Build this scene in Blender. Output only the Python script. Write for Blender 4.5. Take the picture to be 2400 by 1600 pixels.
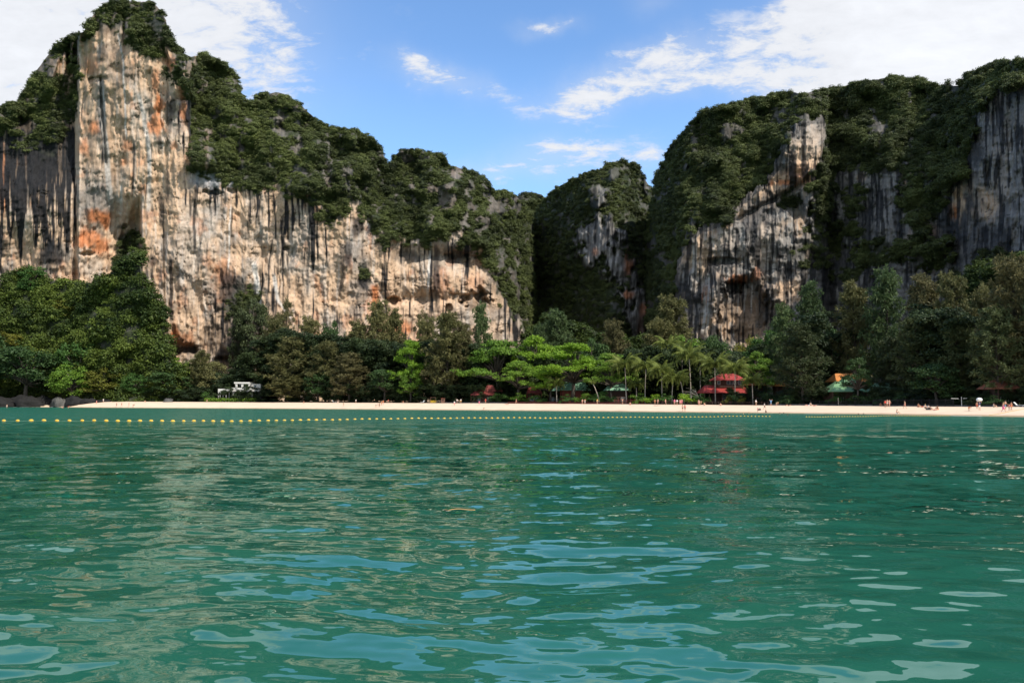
import bpy, math, random
import numpy as np
from mathutils import Vector, Matrix, Euler

for o in list(bpy.data.objects):
    bpy.data.objects.remove(o)
SC = bpy.context.scene
COL = SC.collection

# ------------------------------------------------------------------ camera
CAM_H = 1.5
F = 1867.0                                     # focal length in photograph pixels (28 mm on 36 mm, 2400 px wide)
PITCH, ROLL = math.atan(150.5/F), math.atan(9/2400)
cam_data = bpy.data.cameras.new('camera')
cam = bpy.data.objects.new('camera', cam_data)
COL.objects.link(cam)
cam_data.sensor_width = 36.0
cam_data.lens = 36.0*F/2400.0
cam_data.clip_start = 0.1
cam_data.clip_end = 20000
RM = Matrix.Rotation(math.pi/2+PITCH, 3, 'X') @ Matrix.Rotation(ROLL, 3, 'Z')
cam.matrix_world = Matrix.Translation((0, 0, CAM_H)) @ RM.to_4x4()
SC.camera = cam
RMn = np.array(RM)

# ------------------------------------------------------------------ light
SUN_EL, SUN_AZ = math.radians(47), math.radians(50)   # azimuth measured from behind the camera towards the right
to_sun = Vector((math.sin(SUN_AZ)*math.cos(SUN_EL), -math.cos(SUN_AZ)*math.cos(SUN_EL), math.sin(SUN_EL)))
sd = bpy.data.lights.new('sun', 'SUN')
sd.energy = 3.45
sd.angle = math.radians(0.6)
sd.color = (1.0, 0.93, 0.83)
so = bpy.data.objects.new('sun', sd)
COL.objects.link(so)
so.rotation_euler = to_sun.to_track_quat('Z', 'Y').to_euler()
so.location = (0, 0, 400)

SC.view_settings.view_transform = 'Standard'
SC.view_settings.look = 'None'
SC.view_settings.gamma = 1.0
SC.view_settings.exposure = 0.70
SC.view_settings.use_curve_mapping = False
SKY_STRENGTH = 0.14

def ray(px, py):
    """direction of the photograph's pixel, scaled to one metre along +Y"""
    px = np.asarray(px, float); py = np.asarray(py, float)
    x = (px-1200.0)/F; y = -(py-800.0)/F
    d = np.stack([x*RMn[k, 0]+y*RMn[k, 1]-RMn[k, 2] for k in range(3)], -1)
    return d/d[..., 1:2]
def at(px, py, Y):
    r = ray(px, py)*np.asarray(Y, float)[..., None] if np.ndim(px) or np.ndim(Y) else ray(px, py)*Y
    r = np.array(r); r[..., 2] += CAM_H
    return r

# world: Nishita sky plus procedural clouds, by direction
world = bpy.data.worlds.new('World')
SC.world = world
world.use_nodes = True
wn, wl = world.node_tree.nodes, world.node_tree.links
wn.clear()
def N(nodes, t, **kw):
    n = nodes.new(t)
    for k, v in kw.items():
        if k == 'inp':
            for i, val in v.items(): n.inputs[i].default_value = val
        else: setattr(n, k, v)
    return n
out = N(wn, 'ShaderNodeOutputWorld')
bg = N(wn, 'ShaderNodeBackground', inp={1: SKY_STRENGTH})
wl.new(bg.outputs[0], out.inputs[0])
sky = N(wn, 'ShaderNodeTexSky', sky_type='NISHITA', sun_disc=False, sun_elevation=SUN_EL,
        sun_rotation=math.pi-SUN_AZ, altitude=0, air_density=1.0, dust_density=0.35, ozone_density=2.6)
tc = N(wn, 'ShaderNodeTexCoord')
def wmath(op, a, b=None, clamp=False):
    n = N(wn, 'ShaderNodeMath', operation=op, use_clamp=clamp)
    for i, v in enumerate((a, b)):
        if v is None: continue
        if hasattr(v, 'links'): wl.new(v, n.inputs[i])
        else: n.inputs[i].default_value = v
    return n.outputs[0]
def wvec(op, a, b):
    n = N(wn, 'ShaderNodeVectorMath', operation=op)
    for i, v in enumerate((a, b)):
        if hasattr(v, 'links'): wl.new(v, n.inputs[i])
        else: n.inputs[i].default_value = v
    return n
dirn = wvec('NORMALIZE', tc.outputs['Generated'], (0, 0, 0)).outputs[0]
sep = N(wn, 'ShaderNodeSeparateXYZ'); wl.new(dirn, sep.inputs[0])
DX, DY, DZ = sep.outputs
zz = wmath('MAXIMUM', DZ, 0.0)
zz = wmath('ADD', zz, 0.22)
cx_, cy_ = wmath('DIVIDE', DX, zz), wmath('DIVIDE', DY, zz)
comb = N(wn, 'ShaderNodeCombineXYZ'); wl.new(cx_, comb.inputs[0]); wl.new(cy_, comb.inputs[1])
def wnoise(scale, detail, rough, off=(0, 0, 0), stretch=(1, 1, 1), dist=0.0):
    m = N(wn, 'ShaderNodeMapping'); wl.new(comb.outputs[0], m.inputs[0])
    m.inputs['Location'].default_value = off; m.inputs['Scale'].default_value = stretch
    m.inputs['Rotation'].default_value = (0, 0, math.radians(24))
    n = N(wn, 'ShaderNodeTexNoise', inp={'Scale': scale, 'Detail': detail, 'Roughness': rough, 'Distortion': dist})
    wl.new(m.outputs[0], n.inputs['Vector'])
    return n.outputs['Fac']
n_big = wnoise(1.9, 6, 0.62, (0.3, 1.2, 0), (1.0, 1.9, 1), 0.25)
n_fine = wnoise(12.0, 7, 0.68, (4, 2, 0), (1.0, 1.5, 1), 0.3)
nmix = wmath('ADD', wmath('MULTIPLY', n_big, 0.42), wmath('MULTIPLY', n_fine, 0.58))
wnz = N(wn, 'ShaderNodeTexNoise', inp={'Scale': 9.0, 'Detail': 5, 'Roughness': .6}); wl.new(dirn, wnz.inputs['Vector'])
wof = wvec('SUBTRACT', wnz.outputs['Color'], (.5, .5, .5)).outputs[0]
wsc = N(wn, 'ShaderNodeVectorMath', operation='SCALE'); wl.new(wof, wsc.inputs[0]); wsc.inputs['Scale'].default_value = .08
dwarp = wvec('ADD', dirn, wsc.outputs[0]).outputs[0]
def blob(px, py, rx, ry, amp, tilt=0.0):
    """a cloud bank centred on a direction; rx, ry in degrees"""
    c = Vector(ray(px, py)); c.normalize()
    right = Vector((c.y, -c.x, 0)); right.normalize()
    up = right.cross(c); up.normalize()
    if tilt:
        q = Matrix.Rotation(math.radians(tilt), 3, c); right = q @ right; up = q @ up
    d = wvec('SUBTRACT', dwarp, tuple(c)).outputs[0]
    a = wvec('DOT_PRODUCT', d, tuple(right)).outputs['Value']
    b = wvec('DOT_PRODUCT', d, tuple(up)).outputs['Value']
    e = wvec('DOT_PRODUCT', d, tuple(c)).outputs['Value']
    a = wmath('DIVIDE', a, math.sin(math.radians(rx))); b = wmath('DIVIDE', b, math.sin(math.radians(ry)))
    e = wmath('MULTIPLY', e, 3.0)
    s = wmath('ADD', wmath('ADD', wmath('MULTIPLY', a, a), wmath('MULTIPLY', b, b)), wmath('MULTIPLY', e, e))
    g = wmath('POWER', 2.718, wmath('MULTIPLY', s, -1.0))
    return wmath('MULTIPLY', g, amp)
BLOBS = [  # px, py, rx deg, ry deg, strength, tilt
    (2330, 20, 10.0, 5.0, .72, 0), (2420, 130, 7, 2.8, .45, 0), (2080, 10, 3.6, 3.6, .42, 0), (2120, 150, 4.5, 1.4, .34, 0), (1950, 195, 4.5, 1.0, .30, 12),
    (1700, 195, 6.0, 1.1, .42, 6), (1380, 225, 3.6, 1.2, .48, -8), (1620, 125, 4.2, 1.4, .38, -14), (1800, 95, 3.2, 1.0, .28, -22),
    (1540, 145, 2.2, .8, .2, 0),
    (1020, 190, 2.6, 0.9, .46, 10), (1170, 222, 2.8, .9, .17, 5), (1280, 68, 1.7, .6, .40, 6), (1350, 350, 4.0, 1.1, .36, 0),
    (1120, 395, 4.5, .9, .2, 0), (1530, 385, 2, .8, .27, 8), (1530, 5, 1.5, 1.0, .22, 0), (1300, 400, 7, 1.4, .16, 0),
    (-30, 110, 10.5, 7.5, .72, 0), (450, 10, 8.5, 6.0, .24, 0), (560, 130, 4.5, 4.5, .17, 0), (1880, 15, 2, 1.0, .22, 0),
]
acc = None
for b in BLOBS:
    v = blob(*b)
    acc = v if acc is None else wmath('ADD', acc, v)
# beyond the frame scattered cloud goes on, thickened behind the camera as fill light
acc = wmath('ADD', acc, 0.0)
rear = wmath('MULTIPLY', wmath('SUBTRACT', 0.35, DY, True), 0.30)
rear = wmath('MULTIPLY', rear, 1.7)
acc = wmath('ADD', acc, rear)
cov = wmath('ADD', acc, wmath('MULTIPLY', wmath('SUBTRACT', nmix, 0.5), 2.7))
mr = N(wn, 'ShaderNodeMapRange', interpolation_type='SMOOTHSTEP', inp={'From Min': 0.10, 'From Max': 0.62, 'To Min': 0, 'To Max': 1})
wl.new(cov, mr.inputs['Value'])
mask = wmath('MULTIPLY', mr.outputs[0], wmath('MULTIPLY', acc, 3.2, True), True)
soft = wmath('MULTIPLY', acc, 0.62, True)
mask = wmath('MAXIMUM', mask, soft)
mask = wmath('MINIMUM', mask, 0.97)
# cloud tone: brighter where it is thick
cr = N(wn, 'ShaderNodeMapRange', inp={'From Min': 0.3, 'From Max': 1.5, 'To Min': 3.7, 'To Max': 4.6})
wl.new(cov, cr.inputs['Value'])
cc = N(wn, 'ShaderNodeVectorMath', operation='SCALE'); cc.inputs[0].default_value = (0.965, 0.985, 1.03)
wl.new(cr.outputs[0], cc.inputs['Scale'])
tint = N(wn, 'ShaderNodeMix', data_type='RGBA', blend_type='MULTIPLY', inp={'Factor': 1.0})
tint.inputs[7].default_value = (0.80, 0.97, 1.10, 1)
wl.new(sky.outputs[0], tint.inputs[6])
hz = wmath('SUBTRACT', 1.0, wmath('DIVIDE', DZ, 0.42), True)
hmx = N(wn, 'ShaderNodeMix', data_type='RGBA'); hmx.inputs[7].default_value = (2.3, 3.9, 6.3, 1)
wl.new(wmath('MULTIPLY', hz, 0.60), hmx.inputs[0]); wl.new(tint.outputs[2], hmx.inputs[6])
mx = N(wn, 'ShaderNodeMix', data_type='RGBA')
wl.new(mask, mx.inputs[0]); wl.new(hmx.outputs[2], mx.inputs[6]); wl.new(cc.outputs[0], mx.inputs[7])
wl.new(mx.outputs[2], bg.inputs[0])

# ------------------------------------------------------------------ helpers
rng = np.random.default_rng(7)
random.seed(7)
def _h(ix, iy, iz, seed):
    h = (ix.astype(np.int64)*374761393 + iy.astype(np.int64)*668265263 + iz.astype(np.int64)*2147483647 + seed*1274126177) & 0xffffffff
    h = ((h ^ (h >> 13))*1274126177) & 0xffffffff
    h = (h ^ (h >> 16)) & 0xffffffff
    return h.astype(np.float64)/4294967295.0
def vnoise(x, y, z=0.0, seed=0):
    x, y, z = np.broadcast_arrays(np.asarray(x, float), np.asarray(y, float), np.asarray(z, float))
    ix, iy, iz = np.floor(x), np.floor(y), np.floor(z)
    fx, fy, fz = x-ix, y-iy, z-iz
    fx, fy, fz = [t*t*t*(t*(t*6-15)+10) for t in (fx, fy, fz)]
    r = 0
    for a in (0, 1):
        for b in (0, 1):
            for c in ((0, 1) if np.any(fz) else (0,)):
                w = (fx if a else 1-fx)*(fy if b else 1-fy)*((fz if c else 1-fz))
                r = r + w*_h(ix+a, iy+b, iz+c, seed)
    return r*2-1
def fbm(x, y, z=0.0, o=4, seed=0, g=0.5, l=2.03):
    s, a, t = 0, 1.0, 0
    for i in range(o):
        s = s+a*vnoise(np.asarray(x)*l**i+i*17.3, np.asarray(y)*l**i+i*9.1, np.asarray(z)*l**i, seed+i*7)
        t += a; a *= g
    return s/t
def sstep(a, b, x):
    t = np.clip((x-a)/(b-a), 0, 1)
    return t*t*(3-2*t)
def interp(x, pts):
    p = np.array(pts, float)
    return np.interp(x, p[:, 0], p[:, 1])
def inpoly(px, py, poly):
    c = np.zeros(np.shape(px), bool)
    n = len(poly)
    for i in range(n):
        x1, y1 = poly[i]; x2, y2 = poly[(i+1) % n]
        if y1 == y2: continue
        k = ((y1 > py) != (y2 > py)) & (px < (x2-x1)*(py-y1)/(y2-y1)+x1)
        c ^= k
    return c

def mesh_from(name, V, faces, mats=(), smooth=False, matidx=None):
    me = bpy.data.meshes.new(name)
    V = np.asarray(V, np.float32)
    me.vertices.add(len(V)); me.vertices.foreach_set('co', V.ravel())
    if isinstance(faces, np.ndarray):
        n, k = faces.shape
        me.loops.add(n*k); me.loops.foreach_set('vertex_index', faces.ravel().astype(np.int32))
        me.polygons.add(n); me.polygons.foreach_set('loop_start', np.arange(0, n*k, k, dtype=np.int32))
    elif len(faces):
        sz = [len(f) for f in faces]
        me.loops.add(sum(sz)); me.loops.foreach_set('vertex_index', np.array([i for f in faces for i in f], np.int32))
        me.polygons.add(len(faces)); me.polygons.foreach_set('loop_start', np.cumsum([0]+sz[:-1]).astype(np.int32))
    if len(me.polygons):
        me.polygons.foreach_set('use_smooth', np.full(len(me.polygons), smooth))
        if matidx is not None: me.polygons.foreach_set('material_index', np.asarray(matidx, np.int32))
    for m in mats: me.materials.append(m)
    me.update(calc_edges=True)
    return me
def link(name, data, parent=None, loc=None, rot=None, scl=None):
    o = bpy.data.objects.new(name, data)
    COL.objects.link(o)
    if parent is not None: o.parent = parent
    if loc is not None: o.location = loc
    if rot is not None: o.rotation_euler = rot
    if scl is not None: o.scale = scl
    return o
def tag(o, label=None, cat=None, group=None, kind=None):
    if label: o['label'] = label
    if cat: o['category'] = cat
    if group: o['group'] = group
    if kind: o['kind'] = kind
    return o
def copy_tree(o, parent=None):
    c = o.copy(); COL.objects.link(c); c.parent = parent
    for ch in o.children: copy_tree(ch, c)
    return c

class MB:
    def __init__(s): s.v = []; s.f = []
    def add(s, V, Fs):
        b = len(s.v); s.v += [tuple(p) for p in V]; s.f += [tuple(i+b for i in f) for f in Fs]; return s
    def box(s, x0, x1, y0, y1, z0, z1):
        return s.add([(x0,y0,z0),(x1,y0,z0),(x1,y1,z0),(x0,y1,z0),(x0,y0,z1),(x1,y0,z1),(x1,y1,z1),(x0,y1,z1)],
                     [(0,3,2,1),(4,5,6,7),(0,1,5,4),(1,2,6,5),(2,3,7,6),(3,0,4,7)])
    def tube(s, pts, rad, n=6, cap=True):
        pts = [Vector(p) for p in pts]
        rad = rad if hasattr(rad, '__len__') else [rad]*len(pts)
        b = len(s.v)
        for i, p in enumerate(pts):
            d = (pts[min(i+1, len(pts)-1)]-pts[max(i-1, 0)]).normalized()
            a = d.orthogonal().normalized() if abs(d.z) < .9 else d.cross(Vector((0, 1, 0))).normalized()
            c = d.cross(a)
            for k in range(n):
                t = 2*math.pi*k/n
                s.v.append(tuple(p+(a*math.cos(t)+c*math.sin(t))*rad[i]))
        for i in range(len(pts)-1):
            for k in range(n):
                s.f.append((b+i*n+k, b+i*n+(k+1) % n, b+(i+1)*n+(k+1) % n, b+(i+1)*n+k))
        if cap:
            s.f.append(tuple(b+k for k in range(n))[::-1]); s.f.append(tuple(b+(len(pts)-1)*n+k for k in range(n)))
        return s
    def ell(s, c, r, n=8, m=6):
        b = len(s.v)
        for i in range(1, m):
            t = math.pi*i/m
            for k in range(n):
                p = 2*math.pi*k/n
                s.v.append((c[0]+r[0]*math.sin(t)*math.cos(p), c[1]+r[1]*math.sin(t)*math.sin(p), c[2]+r[2]*math.cos(t)))
        s.v += [(c[0], c[1], c[2]+r[2]), (c[0], c[1], c[2]-r[2])]
        T, B = len(s.v)-2, len(s.v)-1
        for i in range(m-2):
            for k in range(n):
                s.f.append((b+i*n+k, b+(i+1)*n+k, b+(i+1)*n+(k+1) % n, b+i*n+(k+1) % n))
        for k in range(n):
            s.f.append((T, b+k, b+(k+1) % n)); s.f.append((B, b+(m-2)*n+(k+1) % n, b+(m-2)*n+k))
        return s
    def mesh(s, name, mat=None, smooth=False):
        return mesh_from(name, s.v, s.f, [mat] if mat else [], smooth)
    def build(s, name, mat, parent=None, smooth=False, **kw):
        return link(name, s.mesh(name, mat, smooth), parent, **kw)

# ------------------------------------------------------------------ materials
def newmat(name):
    m = bpy.data.materials.new(name); m.use_nodes = True
    nt = m.node_tree
    for n in list(nt.nodes):
        if n.type != 'OUTPUT_MATERIAL': nt.nodes.remove(n)
    o = next(n for n in nt.nodes if n.type == 'OUTPUT_MATERIAL')
    return m, nt.nodes, nt.links, o
def simple(name, col, rough=0.7, var=0.25, scale=3.0, bump=0.0, metallic=0.0, spec=0.3, stretch=None):
    m, n, l, o = newmat(name)
    p = N(n, 'ShaderNodeBsdfPrincipled', inp={'Roughness': rough, 'Metallic': metallic})
    p.inputs['Specular IOR Level'].default_value = spec
    t = N(n, 'ShaderNodeTexCoord')
    mp = N(n, 'ShaderNodeMapping'); l.new(t.outputs['Object'], mp.inputs[0])
    if stretch: mp.inputs['Scale'].default_value = stretch
    no = N(n, 'ShaderNodeTexNoise', inp={'Scale': scale, 'Detail': 5, 'Roughness': .65}); l.new(mp.outputs[0], no.inputs['Vector'])
    rp = N(n, 'ShaderNodeMapRange', inp={'From Min': .3, 'From Max': .7, 'To Min': 1-var, 'To Max': 1+var}); l.new(no.outputs['Fac'], rp.inputs['Value'])
    sc = N(n, 'ShaderNodeVectorMath', operation='SCALE'); sc.inputs[0].default_value = col[:3]; l.new(rp.outputs[0], sc.inputs['Scale'])
    l.new(sc.outputs[0], p.inputs['Base Color'])
    if bump:
        b = N(n, 'ShaderNodeBump', inp={'Strength': bump, 'Distance': 0.1}); l.new(no.outputs['Fac'], b.inputs['Height']); l.new(b.outputs[0], p.inputs['Normal'])
    l.new(p.outputs[0], o.inputs[0])
    return m
def foliage(name, dark, light, instancer=False, trans=0.28, scale=0.35):
    """leaf colour varied clump by clump and from plant to plant"""
    m, n, l, o = newmat(name)
    t = N(n, 'ShaderNodeNewGeometry')
    no = N(n, 'ShaderNodeTexNoise', inp={'Scale': scale, 'Detail': 3, 'Roughness': .6}); l.new(t.outputs['Position'], no.inputs['Vector'])
    no2 = N(n, 'ShaderNodeTexNoise', inp={'Scale': scale*7, 'Detail': 2}); l.new(t.outputs['Position'], no2.inputs['Vector'])
    a1 = N(n, 'ShaderNodeMath', operation='ADD'); l.new(no.outputs['Fac'], a1.inputs[0]); l.new(no2.outputs['Fac'], a1.inputs[1])
    if instancer:
        at_ = N(n, 'ShaderNodeAttribute', attribute_type='INSTANCER', attribute_name='tint')
        src = at_.outputs['Fac']; k = 1.15
    else:
        oi = N(n, 'ShaderNodeObjectInfo'); src = oi.outputs['Random']; k = 0.3
    m2 = N(n, 'ShaderNodeMath', operation='MULTIPLY', inp={1: k}); l.new(src, m2.inputs[0])
    a2 = N(n, 'ShaderNodeMath', operation='ADD'); l.new(a1.outputs[0], a2.inputs[0]); l.new(m2.outputs[0], a2.inputs[1])
    rp = N(n, 'ShaderNodeMapRange', inp={'From Min': .75, 'From Max': 1.25+k, 'To Min': 0, 'To Max': 1}); l.new(a2.outputs[0], rp.inputs['Value'])
    mxx = N(n, 'ShaderNodeMix', data_type='RGBA'); mxx.inputs[6].default_value = (*dark, 1); mxx.inputs[7].default_value = (*light, 1)
    l.new(rp.outputs[0], mxx.inputs[0])
    d = N(n, 'ShaderNodeBsdfPrincipled', inp={'Roughness': .6}); d.inputs['Specular IOR Level'].default_value = .25
    tr = N(n, 'ShaderNodeBsdfTranslucent')
    l.new(mxx.outputs[2], d.inputs['Base Color']); l.new(mxx.outputs[2], tr.inputs['Color'])
    ms = N(n, 'ShaderNodeMixShader', inp={0: trans}); l.new(d.outputs[0], ms.inputs[1]); l.new(tr.outputs[0], ms.inputs[2])
    l.new(ms.outputs[0], o.inputs[0])
    return m

# ------------------------------------------------------------------ shore and ground
PITCHT = [(p, ray(p, 950)[0]) for p in (-6000, 8000)]
def tpx(px): return ray(px, 950.)[..., 0]
WATERLINE = [(-400, 953.6), (0, 953.8), (130, 954.2), (300, 955.6), (600, 957.2), (900, 959.6), (1200, 962), (1500, 965), (1800, 968), (2000, 970.3), (2200, 973.6), (2400, 977)]
_t, _y = [], []
for px, py in WATERLINE:
    r = ray(px, py); _t.append(r[0]); _y.append(CAM_H/-r[2])
_t = [-2.2]+_t+[0.95, 2.4]; _y = [373]+_y+[84, 45]
_b = np.interp(_t, [tpx(0), tpx(300), tpx(1200), tpx(1800), tpx(2300)], [2.7, 2.7, 2.25, 1.85, 1.62])
def shoreY(t): return np.interp(t, _t, _y)
def backz(t): return np.interp(t, _t, _b)
PROF = np.array([(-30, -1.6), (-6, -.22), (0, 0.), (3, .22), (10, .75), (20, .93*1.0), (28, 1.0), (40, 1.03), (90, 1.25), (700, 1.6)])
def gz(x, y):
    t = x/y; s = y-shoreY(t); bz = backz(t)
    z = np.interp(s, PROF[:, 0], [-1.6, -.22, 0, .22, .6, .92, 1.0, 1.04, 1.3, 1.6])
    return np.where(z > 0, z*bz, z)
def hit(px, py):
    """where the photograph's pixel meets the beach"""
    r = ray(px, py); Y = float(shoreY(r[0]))-5
    while Y < 700:
        if r[2]*Y+CAM_H <= gz(r[0]*Y, Y) and Y > shoreY(r[0])-4: break
        Y += 0.4
    return Vector((r[0]*Y, Y, float(gz(r[0]*Y, Y))))
def on(px, s):
    """ground point at column px, s metres inland from the waterline"""
    t = float(tpx(px)); Y = float(shoreY(t))+s
    return Vector((t*Y, Y, float(gz(t*Y, Y))))
def mpp(Y): return Y/F      # metres per photograph pixel at depth Y
# ------------------------------------------------------------------ sea
def build_sea():
    # polar sheet round the boat, fine inside the view, reaching past the horizon on every side
    a_in = np.linspace(-37, 37, 640)
    ang = np.radians(np.concatenate([np.linspace(-180, -40, 36), a_in, np.linspace(40, 180, 36)[:-1]]))
    u = np.linspace(1/4.0, 1/150., 430)
    R = np.concatenate([[0.5, 1.5, 2.6, 3.4], 1/u, np.geomspace(160, 9000, 24)])
    A, RR = np.meshgrid(ang, R)
    X, Y = np.sin(A)*RR, np.cos(A)*RR
    fade = 1-sstep(60, 150, RR)
    infr = (np.abs(A) < math.radians(40))
    wx = X+0.6*fbm(X/3, Y/3, o=2, seed=5); wy = Y+0.5*fbm(X/3, Y/3, 3.3, o=2, seed=9)
    z = 0.044*fbm(wx/3.4, wy/1.9, o=2, seed=31)
    z += 0.085*fbm(wx/13, wy/8, o=2, seed=32)
    r1 = fbm(wx/0.95+.35*wy, wy/0.55, o=3, seed=33, g=.50)
    z += 0.027*r1
    z += 0.0052*fbm(wx/0.40, wy/0.24, o=2, seed=34)*(.25+sstep(-.3, .4, fbm(X/4, Y/4, o=2, seed=35)))
    z = z*fade*infr
    V = np.stack([X, Y, z], -1).reshape(-1, 3)
    nr, nc = X.shape
    i = np.arange(nr-1)[:, None]*nc; k = np.arange(nc)[None, :]
    k2 = (k+1) % nc
    Fq = np.stack([i+k, i+k2, i+nc+k2, i+nc+k], -1).reshape(-1, 4)
    m, n, l, o = newmat('sea_water')
    geo = N(n, 'ShaderNodeNewGeometry')
    mp = N(n, 'ShaderNodeMapping'); mp.inputs['Scale'].default_value = (1, 1.7, 1); l.new(geo.outputs['Position'], mp.inputs[0])
    w1 = N(n, 'ShaderNodeTexNoise', inp={'Scale': 0.16, 'Detail': 3, 'Roughness': .55, 'Distortion': .3})
    w2 = N(n, 'ShaderNodeTexNoise', inp={'Scale': 0.75, 'Detail': 2.0, 'Roughness': .5, 'Distortion': .4})
    w3 = N(n, 'ShaderNodeTexNoise', inp={'Scale': 3.2, 'Detail': 2, 'Roughness': .5})
    for w in (w1, w2, w3): l.new(mp.outputs[0], w.inputs['Vector'])
    cam_d = N(n, 'ShaderNodeVectorMath', operation='LENGTH'); l.new(geo.outputs['Position'], cam_d.inputs[0])
    far = N(n, 'ShaderNodeMapRange', inp={'From Min': 8, 'From Max': 90, 'To Min': 0.34, 'To Max': 1.2}); l.new(cam_d.outputs['Value'], far.inputs['Value'])
    patch = N(n, 'ShaderNodeMapRange', inp={'From Min': .40, 'From Max': .60, 'To Min': 0.12, 'To Max': 0.46}); l.new(w1.outputs['Fac'], patch.inputs['Value'])
    def slope(w, k):
        q = N(n, 'ShaderNodeVectorMath', operation='SUBTRACT'); l.new(w.outputs['Color'], q.inputs[0]); q.inputs[1].default_value = (.5, .5, .5)
        q2 = N(n, 'ShaderNodeVectorMath', operation='MULTIPLY'); l.new(q.outputs[0], q2.inputs[0]); q2.inputs[1].default_value = (.55, 1, 0)
        q3 = N(n, 'ShaderNodeVectorMath', operation='SCALE'); l.new(q2.outputs[0], q3.inputs[0])
        if hasattr(k, 'links'): l.new(k, q3.inputs['Scale'])
        else: q3.inputs['Scale'].default_value = k
        return q3.outputs[0]
    tot = geo.outputs['Normal']
    for v in (slope(w1, .10), slope(w2, far.outputs[0]), slope(w3, patch.outputs[0])):
        q = N(n, 'ShaderNodeVectorMath', operation='ADD'); l.new(tot, q.inputs[0]); l.new(v, q.inputs[1]); tot = q.outputs[0]
    bp = N(n, 'ShaderNodeVectorMath', operation='NORMALIZE'); l.new(tot, bp.inputs[0])
    df = N(n, 'ShaderNodeBsdfDiffuse')
    # turbid green body of the water
    cm = N(n, 'ShaderNodeMix', data_type='RGBA'); cm.inputs[6].default_value = (0.012, 0.080, 0.048, 1); cm.inputs[7].default_value = (0.018, 0.128, 0.088, 1)
    l.new(w1.outputs['Fac'], cm.inputs[0]); l.new(cm.outputs[2], df.inputs['Color'])
    gl = N(n, 'ShaderNodeBsdfGlossy', inp={'Roughness': 0.03}); gl.inputs['Color'].default_value = (0.78, 1.0, 0.98, 1)
    fr = N(n, 'ShaderNodeFresnel', inp={'IOR': 1.62})
    rgh = N(n, 'ShaderNodeMapRange', inp={'From Min': 22, 'From Max': 100, 'To Min': .02, 'To Max': .15}); l.new(cam_d.outputs['Value'], rgh.inputs['Value']); l.new(rgh.outputs[0], gl.inputs['Roughness'])
    l.new(bp.outputs[0], gl.inputs['Normal']); l.new(bp.outputs[0], fr.inputs['Normal'])
    cap = N(n, 'ShaderNodeMapRange', inp={'From Min': 15, 'From Max': 90, 'To Min': .95, 'To Max': .47}); l.new(cam_d.outputs['Value'], cap.inputs['Value'])
    fm = N(n, 'ShaderNodeMath', operation='MULTIPLY'); l.new(fr.outputs[0], fm.inputs[0]); l.new(cap.outputs[0], fm.inputs[1])
    ms = N(n, 'ShaderNodeMixShader'); l.new(fm.outputs[0], ms.inputs[0]); l.new(df.outputs[0], ms.inputs[1]); l.new(gl.outputs[0], ms.inputs[2])
    l.new(ms.outputs[0], o.inputs[0])
    me = mesh_from('sea', V, Fq, [m], True)
    tag(link('sea', me), kind='structure')
build_sea()

# ------------------------------------------------------------------ sand and forest floor
def land_sheet(name, t0, t1, nt, S, mat, zoff=0.0):
    T = np.linspace(t0, t1, nt); T, SS = np.meshgrid(T, np.array(S, float))
    Y = shoreY(T)+SS; X = T*Y
    Z = gz(X, Y)+zoff
    if name == 'beach': Z = Z+0.05*fbm(X/5, Y/3, o=3, seed=3)*(SS > 4)
    V = np.stack([X, Y, Z], -1).reshape(-1, 3)
    nr, nc = X.shape
    i, k = np.meshgrid(np.arange(nr-1), np.arange(nc-1), indexing='ij')
    b = i*nc+k
    Fq = np.stack([b, b+1, b+nc+1, b+nc], -1).reshape(-1, 4)
    return tag(link(name, mesh_from(name, V, Fq, [mat], True)), kind='structure')
def sand_mat():
    m, n, l, o = newmat('sand')
    g = N(n, 'ShaderNodeNewGeometry'); sp = N(n, 'ShaderNodeSeparateXYZ'); l.new(g.outputs['Position'], sp.inputs[0])
    no = N(n, 'ShaderNodeTexNoise', inp={'Scale': .25, 'Detail': 6, 'Roughness': .7}); l.new(g.outputs['Position'], no.inputs['Vector'])
    ad = N(n, 'ShaderNodeMath', operation='MULTIPLY_ADD', inp={1: .22, 2: -.10}); l.new(no.outputs['Fac'], ad.inputs[0])
    a2 = N(n, 'ShaderNodeMath', operation='ADD'); l.new(sp.outputs[2], a2.inputs[0]); l.new(ad.outputs[0], a2.inputs[1])
    wet = N(n, 'ShaderNodeMapRange', inp={'From Min': .16, 'From Max': .34, 'To Min': 0, 'To Max': 1}); l.new(a2.outputs[0], wet.inputs['Value'])
    mx_ = N(n, 'ShaderNodeMix', data_type='RGBA'); mx_.inputs[6].default_value = (.36, .26, .155, 1); mx_.inputs[7].default_value = (.70, .535, .385, 1)
    l.new(wet.outputs[0], mx_.inputs[0])
    v = N(n, 'ShaderNodeMapRange', inp={'From Min': .3, 'From Max': .7, 'To Min': .9, 'To Max': 1.07}); l.new(no.outputs['Fac'], v.inputs['Value'])
    sc = N(n, 'ShaderNodeVectorMath', operation='SCALE'); l.new(mx_.outputs[2], sc.inputs[0]); l.new(v.outputs[0], sc.inputs['Scale'])
    p = N(n, 'ShaderNodeBsdfPrincipled', inp={'Roughness': .85}); p.inputs['Specular IOR Level'].default_value = .2
    l.new(sc.outputs[0], p.inputs['Base Color'])
    b = N(n, 'ShaderNodeBump', inp={'Strength': .4, 'Distance': .1}); l.new(no.outputs['Fac'], b.inputs['Height']); l.new(b.outputs[0], p.inputs['Normal'])
    l.new(p.outputs[0], o.inputs[0]); return m
M_sand = sand_mat()
M_soil = simple('forest_floor', (.035, .030, .016), .95, .5, .4)
land_sheet('beach', tpx(90), 2.3, 500, [-12, -6, -3, 0, .8, 1.6, 3, 5, 8, 12, 16, 20, 24, 28, 31], M_sand)
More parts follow.
